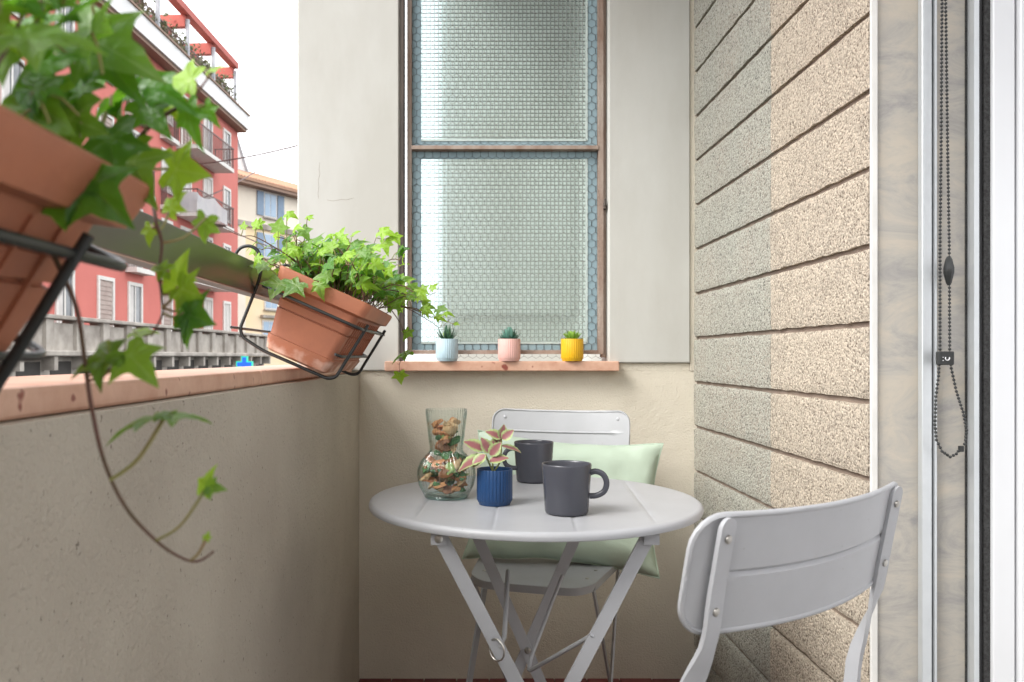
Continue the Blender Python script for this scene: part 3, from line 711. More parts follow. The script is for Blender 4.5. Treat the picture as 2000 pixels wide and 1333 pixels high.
dn = .42
ex_near = [
    ([P(40, 330, .43), P(70, 425, .42), P(115, 520, .42), P(150, 605, .42), P(165, 700, .42), P(178, 790, .42), P(203, 900, .42), P(245, 990, .425), P(300, 1052, .43), P(345, 1085, .43), P(385, 1097, .43), P(418, 1077, .43)], .0015,
     [(P(170, 735, .42), P(232, 690, .42), .0340, 163, .58, 'ivy'), (P(172, 745, .42), P(245, 685, .415), .0289, 48, .5, 'ivy'),
      (P(215, 938, .42), P(322, 812, .43), .0300, 200, .82, 'ivy'), (P(215, 939, .42), P(325, 812, .43), .0240, 10, .85, 'ivy'),
      (P(305, 1056, .43), P(398, 962, .43), .0127, -80, .25, 'ivy_young'), (None, P(402, 952, .43), .0110, 5, .4, 'ivy'),
      (P(372, 1095, .43), P(402, 1055, .43), .0059, -80, .3, 'ivy_young')]),
    ([P(300, 400, .50), P(306, 440, .49), P(316, 475, .49), P(312, 530, .485), P(316, 580, .485), P(318, 610, .485), P(308, 635, .48), P(295, 658, .48)], .0012,
     [(P(316, 475, .49), P(403, 425, .50), .0180, 110, -.55, 'ivy'), (P(310, 450, .49), P(330, 415, .5), .0156, -60, .1, 'ivy_young'), (P(306, 440, .49), P(296, 440, .5), .0132, 95, .1, 'ivy_young'),
      (P(314, 520, .485), P(330, 530, .48), .0144, 200, .2, 'ivy_young'), (P(316, 575, .485), P(338, 570, .485), .0228, -75, .1, 'ivy_young'), (P(317, 600, .485), P(348, 560, .48), .0216, 25, .1, 'ivy_young'),
      (P(318, 612, .485), P(360, 612, .478), .0252, 20, .25, 'ivy_dark'), (P(316, 600, .485), P(372, 600, .48), .0216, 95, .2, 'ivy_dark'), (P(300, 650, .48), P(262, 650, .48), .0168, -20, .7, 'ivy_young')]),
    ([P(255, 290, .48), P(300, 240, .47), P(345, 212, .47), P(372, 195, .47), P(392, 172, .47), P(408, 150, .47)], .0013,
     [(P(375, 192, .47), P(382, 158, .47), .0234, 195, .35, 'ivy_young'), (P(365, 200, .47), P(352, 212, .47), .0187, 215, .2, 'ivy_young'), (P(405, 152, .47), P(408, 140, .47), .0125, -30, .6, 'ivy_young'),
      (P(368, 200, .47), P(365, 205, .465), .0265, 75, .1, 'ivy_dark'), (P(355, 208, .47), P(400, 205, .47), .0156, 60, .0, 'ivy_dark'), (P(300, 240, .47), P(278, 150, .46), .0312, 35, .1, 'ivy_dark'), (P(285, 260, .47), P(275, 200, .465), .0281, 50, .3, 'ivy_dark')]),
    (None, 0, [(P(120, 330, .42), P(150, 345, .40), .046, 152, .25, 'ivy_dark'), (P(140, 340, .42), P(160, 350, .40), .038, 42, .2, 'ivy_dark'),
               (P(230, 300, .48), P(255, 300, .47), .0460, 60, .2, 'ivy'), (P(230, 300, .48), P(330, 330, .49), .0300, 10, .1, 'ivy_young'), (P(200, 250, .46), P(215, 250, .45), .0460, 80, .2, 'ivy_dark'),
               (P(120, 90, .42), P(150, 60, .42), .0500, 30, .2, 'ivy'), (P(120, 90, .42), P(185, 90, .43), .0450, 50, .3, 'ivy_dark'), (P(60, 160, .42), P(80, 170, .41), .0500, 110, .2, 'ivy'), (P(160, 200, .42), P(140, 210, .42), .0460, 90, .2, 'ivy')]),
]
ivy('large blurred ivy hanging from the near planter in the foreground', NY, 5, 96, ex_near, ['ivy', 'ivy_dark', 'ivy_dark', 'ivy_young'], (.021, .042),
    lambda q: q.y > .20 and q.x < -.150 and (q.x / q.y) < (-.415 if q.z > 1.10 else -.50) and q.y < .50 and (q.x - POX) * PS + (q.z - POZ) * PC > .150 and q.z < 1.0 + .43 * q.y + .02)

# ------------------------------------------------------------------ small ribbed pots with plants
def pot_mesh(r, h):
    bm = NB(); n = 30; seg = n * 6
    def mod(a, rr, z):
        if z < .004 or z > h - .0005 or rr < r * .93: return 0
        c = math.cos(n * a); return -.0011 * (max(0, c) ** 3)
    lathe(bm, [(r * .80, 0), (r * .86, .0), (r * .90, .003), (r * .985, .0085), (r, .0095), (r, h * .5), (r, h - .0012), (r * .985, h), (r * .93, h), (r * .92, h - .001), (r * .91, h - .012)], seg, mod, cap0=True)
    return bm
def ribbed_pot(loc, colr, label, group):
    m = mat('glaze_' + label.split()[0], colr, tuple(x * .93 for x in colr), 5, .38, bump=(60, .05, .001))
    e = empty('plant_pot', loc, label=label, cat='pot', group=group)
    obj('pot_body', pot_mesh(.034, .067), m, e, smooth=35)
    obj('soil', lathe(NB(), [(.0309, .057), (.018, .0595), (.002, .060)], 24, cap1=True), M['soil'], e); return e
def blade_mesh(wd, ln, thick, curl, m, taper=1.6, keel=.4, nseg=6):
    bm = NB(); rows = []
    for i in range(nseg + 1):
        t = i / nseg; ww_ = wd * (math.sin(min(1, t * 1.3 + .30) * math.pi / 2) if t < .5 else 1) * (1 - max(0, (t - .35) / .65) ** taper); ww_ = max(ww_, .0002)
        y = ln * t; z = curl * ln * t * t; th = thick * (1 - t * .7)
        rows.append([bm.verts.new((-ww_, y, z)), bm.verts.new((0, y, z - ww_ * keel)), bm.verts.new((ww_, y, z)), bm.verts.new((0, y, z - ww_ * keel - th))])
    for a, b in zip(rows, rows[1:]):
        for k in range(4): bm.faces.new((a[k], a[(k + 1) % 4], b[(k + 1) % 4], b[k]))
    bm.faces.new(rows[0][::-1]); bm.faces.new(rows[-1])
    return finish(bm, 'leaf', m, 45)
def rosette(name, loc, layers, label, group):
    e = empty(name, loc, label=label, cat='plant', group=group)
    for (n, el, me, s, off, zz) in layers:
        for i in range(n):
            a = 2 * math.pi * (i + off) / n + rnd.uniform(-.12, .12)
            o = obj('leaf', me, None, e); ee = R(el + rnd.uniform(-6, 6))
            o.rotation_euler = (Matrix.Rotation(a, 3, 'Z') @ Matrix.Rotation(ee, 3, 'X')).to_euler(); o.scale = (s,) * 3
            o.location = (-.004 * math.sin(a), .004 * math.cos(a), zz)
    return e
pots_g, succ_g = 'ribbed pots on the window sill', 'small succulents on the window sill'
sy = 2.487
ribbed_pot((-.059, sy, WZ0 + .0005), (.50, .66, .74), 'pale blue ribbed pot on the window sill, nearest the planter', pots_g)
ribbed_pot((.130, sy, WZ0 + .0005), (.80, .48, .43), 'pale pink ribbed pot in the middle of the window sill', pots_g)
ribbed_pot((.321, sy, WZ0 + .0005), (.78, .44, .012), 'mustard yellow ribbed pot at the right end of the window sill', pots_g)
ribbed_pot((.0535, 1.555, .7105), (.012, .055, .16), 'navy blue ribbed pot on the table beside the glass vase', 'ribbed pot on the table')
spk = blade_mesh(.0046, .045, .002, .22, M['aloe']); spl = blade_mesh(.004, .022, .002, .25, M['lime'])
rosette('aloe_plant', (-.059, sy, WZ0 + .060), [(9, 32, spk, .95, 0, 0), (8, 52, spk, 1.0, .5, .002), (5, 74, spk, 1.05, 0, .004), (7, 45, spl, .9, .3, .010), (4, 72, spl, .8, 0, .012)], 'spiky dark green succulent with lime centre in the pale blue pot', succ_g)
tl1 = blade_mesh(.0085, .036, .003, .30, M['teal'], 2.6, .3); tl2 = blade_mesh(.0085, .029, .003, .2, M['teal'], 3, .3)
rosette('echeveria_plant', (.130, sy, WZ0 + .060), [(8, 20, tl1, 1.0, 0, 0), (8, 42, tl1, .98, .5, .003), (7, 62, tl2, 1.1, .2, .008), (5, 78, tl2, 1.1, 0, .012)], 'blue-green rosette succulent in the pale pink pot', succ_g)
lm1 = blade_mesh(.007, .031, .004, .1, M['lime'], 3, .1)
rosette('sedum_plant', (.321, sy, WZ0 + .060), [(11, 14, lm1, 1.05, 0, 0), (9, 34, lm1, 1.05, .5, .003), (8, 54, lm1, .95, .2, .005), (5, 74, lm1, .9, 0, .006)], 'bright lime green succulent in the mustard yellow pot', succ_g)

# coleus-like plant in the navy pot
def ovate_leaf(seed):
    bm = NB(); va = bm.verts.layers.float.new('vein'); n = 12; rows = []
    for i in range(n + 1):
        t = i / n; wd = .40 * math.sin(math.pi * min(1, t ** .8)) ** .85 * (1 + (.09 if i % 2 else -.05)) if 0 < i < n else .004
        r0 = []
        for k, u in enumerate((-1, -.55, 0, .55, 1)):
            v = bm.verts.new((u * wd, t, -.22 * t * t + .12 * abs(u) * wd * 1.5 + .012 * math.sin(9 * t + seed))); v[va] = (1 - abs(u)) if abs(u) < 1 else 0
            if abs(u) == .55: v[va] = .62
            if i in (0, n): v[va] = .35
            r0.append(v)
        rows.append(r0)
    for a, b in zip(rows, rows[1:]):
        for k in range(4): bm.faces.new((a[k], a[k + 1], b[k + 1], b[k]))
    return finish(bm, 'leaf', M['coleus'], 180)
cole = empty('coleus_plant', (.0535, 1.555, .768), label='pink and green variegated foliage plant in the navy blue pot', cat='plant')
cm = [ovate_leaf(s) for s in range(3)]
cb = Vector(cole.location); cstem = NB()
def cP(x, y, dd=0): return P(x, y, 1.555 + dd) - cb
stems_ = [[cP(962, 920), cP(953, 900, -.005), cP(948, 888, -.01)], [cP(963, 920), cP(962, 900), cP(961, 885, .005)], [cP(966, 920), cP(976, 903), cP(979, 880), cP(979, 855)]]
for s in stems_: tube(cstem, spline(s, 5), .0017, 6)
obj('stems', cstem, M['stem_green'], cole, smooth=60)
for (x, y, tx, ty, lenpx, dd, ny) in ((945, 880, 905, 856, 44, -.005, .5), (950, 892, 884, 912, 62, -.012, .75), (948, 888, 930, 902, 36, -.02, .6), (958, 885, 944, 860, 36, -.01, .3), (957, 890, 975, 868, 34, -.012, .4),
                                (955, 902, 990, 890, 40, -.015, .6), (979, 856, 948, 838, 34, .0, .5), (980, 858, 1000, 842, 30, -.006, .3), (978, 872, 1014, 876, 42, .0, .85), (979, 858, 985, 834, 30, -.004, .2), (962, 886, 968, 852, 36, .01, .4), (978, 870, 965, 850, 30, .01, .5)):
    b = cP(x, y, dd); t = cP(tx, ty, dd - .008); L_ = lenpx * 1.555 / 1600
    tip = (t - b).normalized(); nrm = Vector((rnd.uniform(-.2, .2), -(1 - ny), ny)); nrm = (nrm - tip * nrm.dot(tip)).normalized(); sx = tip.cross(nrm)
    o = obj('leaf', rnd.choice(cm), None, cole); o.rotation_euler = Matrix((sx, tip, nrm)).transposed().to_euler(); o.location = b; o.scale = (L_ * .86, L_ * .98, L_)

# ------------------------------------------------------------------ table
TX, TY, TH, TR = .133, 1.625, .71, .325
tbl = empty('bistro_table', (TX, TY, 0), label='round pale grey metal folding table with crossed legs', cat='table')
def table_top():
    bm = NB(); gx = (-.205, -.068, .068, .205); us = set()
    rr = TR - .010
    for i in range(49): us.add(round(rr * math.sin(math.pi / 2 * (-1 + 2 * i / 48)), 5))
    for g_ in gx:
        for k in (-.0045, -.0028, 0, .0028, .0045): us.add(g_ + k)
    us = sorted(us); cols = []
    for u in us:
        hl = math.sqrt(max(1e-8, rr * rr - u * u)); c = []
        for j in range(25):
            v = hl * (-1 + 2 * j / 24); dz = 0
            for g_ in gx:
                if abs(v) < hl - .02: dz -= .0016 * max(0, 1 - abs(u - g_) / .0045)
            c.append(bm.verts.new((u, v, dz)))
        cols.append(c)
    for a, b in zip(cols, cols[1:]):
        for j in range(24): bm.faces.new((a[j], b[j], b[j + 1], a[j + 1]))
    lathe(bm, [(rr - .0008, 0), (TR - .006, .0002), (TR - .0018, -.0028), (TR, -.0085), (TR - .0022, -.0145), (TR - .008, -.0165), (TR - .012, -.012), (TR - .014, -.004), (.05, -.003), (.001, -.003)], 96)
    return bm
obj('table_top', table_top(), M['grey_paint'], tbl, smooth=50, loc=(0, 0, TH), rot=(0, 0, R(-4.4)))
RZ = R(-4.4)
def leg_bar(pts, wd=.024, th=.005, up=(0, 1, 0)): return sweep(NB(), pts, rect(wd, th), up=up)
tp = empty  # legs stand in two crossed frames
for yy, hw, dy in ((-.235, .180, .0), (.175, .150, .0)):
    cz = .415
    for s, off in ((-1, 0), (1, .007)):
        x_top = s * hw; x_bot = -s * hw * .98
        o = obj('leg', leg_bar([(x_top, yy + off, .690), (x_bot, yy + off, .006)]), M['grey_paint'], tbl)
        disc_b = disc_between(NB(), (x_top, yy - .004 + off, .682), (0, -1, 0), .0085, .005, 14); obj('rivet', disc_b, M['zinc'], o, smooth=40)
        bk_ = NB(); sweep(bk_, [(x_top, yy - .006, .697), (x_top, yy - .006, .672)], rect(.026, .003), up=(0, 1, 0)); obj('bracket', bk_, M['grey_paint'], o)
    o = obj('pivot', disc_between(NB(), (0.001, yy - .004, .346), (0, -1, 0), .007, .006, 12), M['zinc'], tbl, smooth=40)
for s in (-1, 1):
    obj('top_bearer', sweep(NB(), [(s * .165, -.245, .7), (s * .155, .19, .7)], rect(.018, .010)), M['grey_paint'], tbl)
obj('stretcher', tube(NB(), [(-.17, -.235, .03), (-.14, .175, .03)], .005), M['grey_paint'], tbl)
obj('stretcher', tube(NB(), [(.17, -.228, .03), (.14, .182, .03)], .005), M['grey_paint'], tbl)
def tl(x, y, d): q = P(x, y, d); return Vector((q.x - TX, q.y - TY, q.z))
obj('lock_rod', tube(NB(), rounded([tl(992, 1116, 1.62), tl(985, 1245, 1.42), tl(976, 1262, 1.385)], .01), .0045), M['grey_paint'], tbl, smooth=60)
obj('lock_rod', tube(NB(), rounded([tl(1098, 1125, 1.72), tl(1036, 1288, 1.55), tl(1032, 1312, 1.55), tl(1158, 1240, 1.394)], .012), .004), M['grey_paint'], tbl, smooth=60)
rg = [tl(970, 1268, 1.385) + Vector((.016 * math.cos(a) * .75, -.012 * math.cos(a) - .004, .018 * math.sin(a))) for a in [2 * math.pi * i / 20 for i in range(20)]]
obj('lock_ring', tube(NB(), rg, .0017, 6, closed=True), M['zinc'], tbl, smooth=60)

# ------------------------------------------------------------------ chairs
def rounded_sheet(hw_fn, v0, v1, vlist, to3, th, nu=26, nrm=None):
    """thin sheet: rows at each v, half width hw_fn(v); to3(u,v,off) gives the point off metres along the sheet's normal"""
    bm = NB(); F = []; B = []
    for v in vlist:
        hw = hw_fn(v)
        F.append([bm.verts.new(to3(hw * (-1 + 2 * i / nu), v, th / 2)) for i in range(nu + 1)])
        B.append([bm.verts.new(to3(hw * (-1 + 2 * i / nu), v, -th / 2)) for i in range(nu + 1)])
    n = len(vlist)
    for r in range(n - 1):
        for i in range(nu):
            bm.faces.new((F[r][i], F[r][i + 1], F[r + 1][i + 1], F[r + 1][i])); bm.faces.new((B[r][i], B[r + 1][i], B[r + 1][i + 1], B[r][i + 1]))
        for k in (0, nu): bm.faces.new((F[r][k], F[r + 1][k], B[r + 1][k], B[r][k]))
    for r in (0, n - 1):
        for i in range(nu): bm.faces.new((F[r][i], B[r][i], B[r][i + 1], F[r][i + 1]))
    out_ = [to3(-hw_fn(v), v, 0) for v in vlist] + [to3(hw_fn(vlist[-1]) * (-1 + 2 * i / 12), vlist[-1], 0) for i in range(1, 12)] + [to3(hw_fn(v), v, 0) for v in reversed(vlist)] + [to3(hw_fn(vlist[0]) * (1 - 2 * i / 12), vlist[0], 0) for i in range(1, 12)]
    return bm, out_
def hwf(W, H, r, skew=0):
    def f(v):
        w_ = W + skew * v
        if abs(v) > H - r: q = abs(v) - (H - r); return w_ - r + math.sqrt(max(0, r * r - q * q))
        return w_
    return f
def vrows(H, r):
    v = [H * s for s in (-1, 1)] + [s * (H - r + r * math.sin(R(a))) for a in (15, 30, 45, 60, 75) for s in (-1, 1)] + [s * k for k in (.010, .004, .002, H - r) for s in (-1, 1)] + [0]
    return sorted(set(round(q, 6) for q in v))
def chair(loc, rz, label):
    c = empty('folding_chair', loc, (0, 0, rz), label=label, cat='chair', group='grey folding chairs')
    W, H, r = .198, .062, .034; rec = R(11)
    bz, by = .775, .205
    def to3(u, v, off):
        bow = .030 * (1 - (u / W) ** 2)                      # the middle curves away from the sitter
        g_ = -.0035 * max(0, 1 - abs(v) / .004) if abs(u) < W * .82 else 0
        n_ = off + bow + g_
        return Vector((u, by + v * math.sin(rec) + n_ * math.cos(rec) - .0, bz + v * math.cos(rec) - n_ * math.sin(rec)))
    bm, outl = rounded_sheet(hwf(W, H, r), -H, H, vrows(H, r), to3, .0025)
    back_ = obj('backrest', bm, M['grey_paint'], c, smooth=40)
    obj('rim', tube(NB(), outl, .0034, 6, closed=True), M['grey_paint'], back_, smooth=60)
    px = .165
    for s in (-1, 1):
        t_ = to3(s * px, .050, .006); m_ = to3(s * px, -.075, .006)
        pts = [t_, to3(s * px, -.02, .006), m_, Vector((s * (px + .010), by - .030, .615)), Vector((s * (px + .014), by - .085, .46)), Vector((s * (px + .016), -.20, .004))]
        post = NB(); sp_ = spline(pts, 5)
        # flat side turns from the backrest to the chair's side further down
        d0 = (sp_[1] - sp_[0]).normalized(); rings = [[post.verts.new(sp_[0] - d0 * (.0115 * math.sin(R(e_))) + Vector((k * .0115 * math.cos(R(e_)), l, 0))) for k, l in ((1, -.0024), (-1, -.0024), (-1, .0024), (1, .0024))] for e_ in (84, 62, 40, 20)]
        for i, q in enumerate(sp_):
            t = (sp_[min(i + 1, len(sp_) - 1)] - sp_[max(i - 1, 0)]).normalized(); f = min(1, max(0, (i - 10) / 6))
            b = Vector((0, 1, 0)).lerp(Vector((s * .9, .35, 0)), f); b = (b - t * b.dot(t)).normalized(); a = b.cross(t)
            wd, th = .0115, .0024
            rings.append([post.verts.new(q + a * k + b * l) for k, l in ((-wd, -th), (wd, -th), (wd, th), (-wd, th))])
        for ra, rb in zip(rings, rings[1:]):
            for k in range(4): post.faces.new((ra[k], ra[(k + 1) % 4], rb[(k + 1) % 4], rb[k]))
        post.faces.new(rings[0][::-1]); post.faces.new(rings[-1])
        # rounded top end of the bar
        o = obj('back_leg', post, M['grey_paint'], c, smooth=40)
        for v in (.040, -.036):
            q = to3(s * px, v, .0088); d_ = (to3(s * px, v, 1) - to3(s * px, v, 0))
            obj('rivet', disc_between(NB(), q, d_, .0046, .003, 12), M['zinc'], back_, smooth=40)
            q = to3(s * px, v, -.0015); obj('rivet', disc_between(NB(), q, -d_, .0046, .0025, 12), M['grey_paint'], back_, smooth=40)
        obj('front_leg', sweep(NB(), [(s * .150, -.17, .436), (s * .152, .0, .25), (s * .150, .235, .004)], rect(.018, .005), up=(1, 0, 0)), M['grey_paint'], c)
    # seat
    SW, SH, sr = .172, .168, .05
    def seat3(u, v, off): return Vector((u, -.035 + v, .446 + off + .004 * (u / SW) ** 2 - .006 * (abs(v) / SH) ** 6))
    vr = sorted(set([round(x, 5) for x in [SH * s for s in (-1, 1)] + [s * (SH - sr + sr * math.sin(R(a))) for a in (0, 15, 30, 45, 60, 75) for s in (-1, 1)] + [-.09, -.045, 0, .045, .09]]))
    bm, outl = rounded_sheet(hwf(SW, SH, sr, .14), -SH, SH, vr, seat3, .003)
    seat = obj('seat', bm, M['grey_paint'], c, smooth=40)
    sk = NB(); sweep(sk, [q - Vector((0, 0, .008)) for q in outl], [(-.002, -.009), (.002, -.009), (.002, .009), (-.002, .009)], closed=True, up=(0, 0, 1)); obj('seat_skirt', sk, M['grey_paint'], seat, smooth=50)
    for (u, v) in ((-.13, -.10), (.13, -.10), (-.14, -.02), (.14, -.02)):
        obj('rivet', disc_between(NB(), seat3(u, v, .0015), (0, 0, 1), .0048, .0022, 12), M['zinc'], seat, smooth=40)
    for y_, z_ in ((-.205, .03), (.225, .03)):
        obj('crossbar', tube(NB(), [(-.165, y_ * .93, z_), (.165, y_ * .93, z_)], .005), M['grey_paint'], c)
    obj('crossbar', tube(NB(), [(-.155, -.165, .436), (.155, -.165, .436)], .005), M['grey_paint'], c)
    return c
chair((.208, 2.160, 0), R(-16.7), 'grey folding chair behind the table holding the green cushion')
chair((.2545, 1.086, 0), R(216), 'grey folding chair in the right foreground seen from behind')

# cushion
cu = empty('cushion', (.262, 2.200, .604), (R(-24), R(3.2), R(-10)), label='pale green cotton cushion leaning on the far chair', cat='cushion')
bm = NB(); CW, CHh = .256, .180; gr = 36
for side in (1, -1):
    gg = []
    for i in range(gr + 1):
        row = []
        for j in range(gr + 1):
            u = -1 + 2 * i / gr; v = -1 + 2 * j / gr
            x = CW * u * (1 - .10 * (1 - v * v)); z = CHh * v * (1 - .12 * (1 - u * u))
            th = .066 * ((1 - u ** 4) * (1 - v ** 4)) ** .55
            wr = .012 * noise.noise((u * 2.2, v * 2.2, side * 3)) + .007 * abs(noise.noise((u * 3.1 + v, v * 2.4 - u, side * 11))) + .006 * noise.noise((u * 6, v * 5, side * 7)) * (abs(u) ** 2 + abs(v) ** 2) * .8
            row.append(bm.verts.new((x, side * (th + wr * (1 if th > .004 else 0)), z + .004 * noise.noise((u * 3, v * 3, 4)))))
        gg.append(row)
    for i in range(gr):
        for j in range(gr): bm.faces.new((gg[i][j], gg[i + 1][j], gg[i + 1][j + 1], gg[i][j + 1]))
bmesh.ops.remove_doubles(bm, verts=bm.verts, dist=.0006)
cover = obj('cushion_cover', bm, M['cushion'], cu, smooth=70)
def cu_edge(u, v): return Vector((CW * u * (1 - .10 * (1 - v * v)), 0, CHh * v * (1 - .12 * (1 - u * u)) + .004 * noise.noise((u * 3, v * 3, 4))))
ed = [cu_edge(-1 + i / 12, -1) for i in range(24)] + [cu_edge(1, -1 + i / 12) for i in range(24)] + [cu_edge(1 - i / 12, 1) for i in range(24)] + [cu_edge(-1, 1 - i / 12) for i in range(24)]
obj('piping', tube(NB(), ed, .0019, 6, closed=True), M['cushion'], cover, smooth=60)

# ------------------------------------------------------------------ mugs
def mug(loc, ang, label):
    e = empty('mug', loc, (0, 0, R(ang)), label=label, cat='mug', group='dark grey mugs on the table')
    prof = [(.001, .002), (.030, .002), (.0345, .0), (.0375, .0015), (.0388, .005), (.0415, .045), (.0443, .0865), (.0440, .0885), (.0432, .0892), (.0422, .0885), (.0415, .0855), (.0390, .045), (.0363, .010), (.033, .0075), (.001, .0075)]
    obj('mug_body', lathe(NB(), prof, 56), M['mug'], e, smooth=45)
    h = spline([(.0415, 0, .073), (.052, 0, .0755), (.0645, 0, .070), (.0705, 0, .056), (.0665, 0, .041), (.054, 0, .033), (.0405, 0, .0315)], 6)
    obj('handle', sweep(NB(), h, [(.0052 * math.cos(2 * math.pi * i / 12), .0037 * math.sin(2 * math.pi * i / 12)) for i in range(12)], up=(0, 1, 0)), M['mug'], e, smooth=60); return e
mug((.179, 1.464, .7105), -8, 'dark grey mug nearest the viewer, handle to the right')
mug((.151, 1.836, .7105), 196, 'dark grey mug at the back of the table, handle to the left')

# ------------------------------------------------------------------ glass vase with potpourri
vx, vy, vz = -.040, 1.63, .7105
va_ = empty('glass_vase', (vx, vy, vz), label='clear ribbed glass vase with round bulb and flared neck', cat='vase')
outer = [(.001, .0012), (.036, .001), (.042, .0), (.044, .003), (.0465, .009), (.0535, .024), (.0572, .042), (.0565, .056), (.050, .072), (.041, .083), (.0345, .0895), (.0322, .094), (.0325, .100), (.0345, .115), (.0372, .140), (.0400, .166), (.0410, .1755)]
inner = [(.0398, .1755), (.0388, .166), (.036, .140), (.0333, .115), (.0313, .100), (.0310, .094), (.0333, .0885), (.0398, .0815), (.0487, .0705), (.0551, .055), (.0557, .042), (.052, .025), (.0445, .0115), (.038, .007), (.001, .0065)]
def rib(a, r, z): return .0013 * math.cos(38 * a) if .012 < z < .172 else 0
obj('vase_body', lathe(NB(), outer + inner, 38 * 6, rib), M['vase_glass'], va_, smooth=60)
obj('vase_foot', lathe(NB(), [(.030, .0016), (.0405, .0012), (.0425, .0035), (.041, .0062), (.030, .0060)], 64), glass_thin('foot_glass', (.70, .86, .86), .05, 1.3), va_, smooth=60)
pp = empty('potpourri', (vx, vy, vz + .008), label='dried brown and green potpourri filling the glass vase', cat='potpourri')
def lump(seed, sx, sy_, sz, rough_):
    bm = NB(); bmesh.ops.create_icosphere(bm, subdivisions=2, radius=1)
    for v in bm.verts:
        n_ = v.co.normalized(); k = 1 + rough_ * noise.noise(n_ * 1.7 + Vector((seed, 0, 0))) + rough_ * .5 * noise.noise(n_ * 5 + Vector((0, seed, 0)))
        v.co = Vector((n_.x * sx * k, n_.y * sy_ * k, n_.z * sz * k + .35 * sz * n_.x * n_.x))
    return bm
pcol = [((.55, .27, .12), (.36, .16, .07)), ((.62, .44, .26), (.45, .28, .14)), ((.11, .26, .10), (.06, .15, .06)), ((.28, .13, .07), (.16, .08, .05)), ((.30, .40, .14), (.18, .28, .08)), ((.66, .30, .14), (.5, .2, .1))]
pm_ = [mat('dried_%d' % i, a, b, 60, .75, bump=(150, .5, .003)) for i, (a, b) in enumerate(pcol)]
pmesh = []
for i, m_ in enumerate(pm_):
    for k in range(2):
        s = (.013, .010, .006) if k else (.015, .012, .0035)
        pmesh.append(finish(lump(i * 3.1 + k, *s, .6), 'dried_piece', m_, 45))
def rin(z):
    for (r0, z0), (r1, z1) in zip(inner[::-1], inner[::-1][1:]):
        if z0 <= z <= z1: return r0 + (r1 - r0) * (z - z0) / max(1e-6, z1 - z0)
    return .03
r9 = random.Random(4); zz = .018
while zz < .150:
    rr = rin(zz) - .0145; n = 8 if rr > .03 else 4
    for i in range(n):
        a = r9.uniform(0, 6.28); q = max(.0, rr) * math.sqrt(r9.uniform(.35, 1))
        big = zz > .125
        o = obj('dried_piece', r9.choice(pmesh) if not big else r9.choice([pmesh[1], pmesh[3], pmesh[11], pmesh[4]]), None, pp, loc=(q * math.cos(a), q * math.sin(a), zz - .008 + r9.uniform(-.003, .003)), rot=(r9.uniform(-.9, .9), r9.uniform(-.9, .9), r9.uniform(0, 6.28)))
        o.scale = (r9.uniform(.75, 1.05),) * 3
    zz += .0085
o = obj('dried_ball', finish(lump(50, .0155, .0155, .0135, .25), 'dried_ball', pm_[1], 45), None, pp, loc=(.008, -.012, .128))

# ------------------------------------------------------------------ far side of the street: red apartment building
bd_ = empty('apartment_building', (-12, 43, 0), (0, 0, R(-2.25)), label='salmon red apartment building with white fascia and rooftop pergola', cat='building')
obj('wall', bx(-9, 0, -32, 0, -4.5, 12.8), M['b_red'], bd_)
obj('fascia', bx(-9.3, .55, -32, .12, 12.90, 13.62), M['b_white'], bd_)
obj('soffit', bx(-9.2, .45, -32, .08, 12.76, 12.895), M['b_brown'], bd_)
obj('gutter', bx(.50, .62, -32, .2, 13.625, 13.70), M['b_brown'], bd_)
def win_far(y, z0, z1, wd, kind, par_=bd_, x=0.0):
    fr_ = NB(); t = .13
    box(fr_, x - .02, x + .06, y - wd / 2 - t, y - wd / 2, z0 - t, z1 + t); box(fr_, x - .02, x + .06, y + wd / 2, y + wd / 2 + t, z0 - t, z1 + t)
    box(fr_, x - .02, x + .06, y - wd / 2, y + wd / 2, z1, z1 + t); box(fr_, x - .02, x + .09, y - wd / 2, y + wd / 2, z0 - t, z0)
    f = obj('window', fr_, M['b_trim'], par_)
    pn = obj('pane', bx(x - .03, x + .012, y - wd / 2, y + wd / 2, z0, z1), M[{'g': 'b_glass', 's': 'b_shutter', 'c': 'b_curtain'}[kind]], f)
    if kind != 's':
        obj('mullion', bx(x + .013, x + .035, y - .04, y + .04, z0, z1), M['b_trim'], f)
        obj('curtain', bx(x + .0125, x + .016, y - wd / 2 + .02, y - wd * .12, z0 + .02, z1 - .02), M['b_curtain'], f)
    else:
        sl = NB()
        for k in range(int((z1 - z0) / .16)): box(sl, x + .0125, x + .03, y - wd / 2 + .03, y + wd / 2 - .03, z0 + .03 + k * .16, z0 + .13 + k * .16)
        obj('slats', sl, M['b_shutter'], f)
cols = [-1.8, -4.5, -7.2, -9.25, -12.2, -14.5, -17.2, -20, -22.8, -25.5]
floors = [9.95, 7.08, 4.22, 1.36]
pat = random.Random(3)
door_cols = {1, 2, 4}
for fi, fz in enumerate(floors):
    for ci, cy in enumerate(cols):
        dor = ci in door_cols or (fi == 3 and ci in (4, 5))
        z0 = fz + (.12 if dor else .78); z1 = fz + 2.28
        win_far(cy, z0, z1, .95 if dor else .85, pat.choice('ggsc') if ci != 5 else 's')
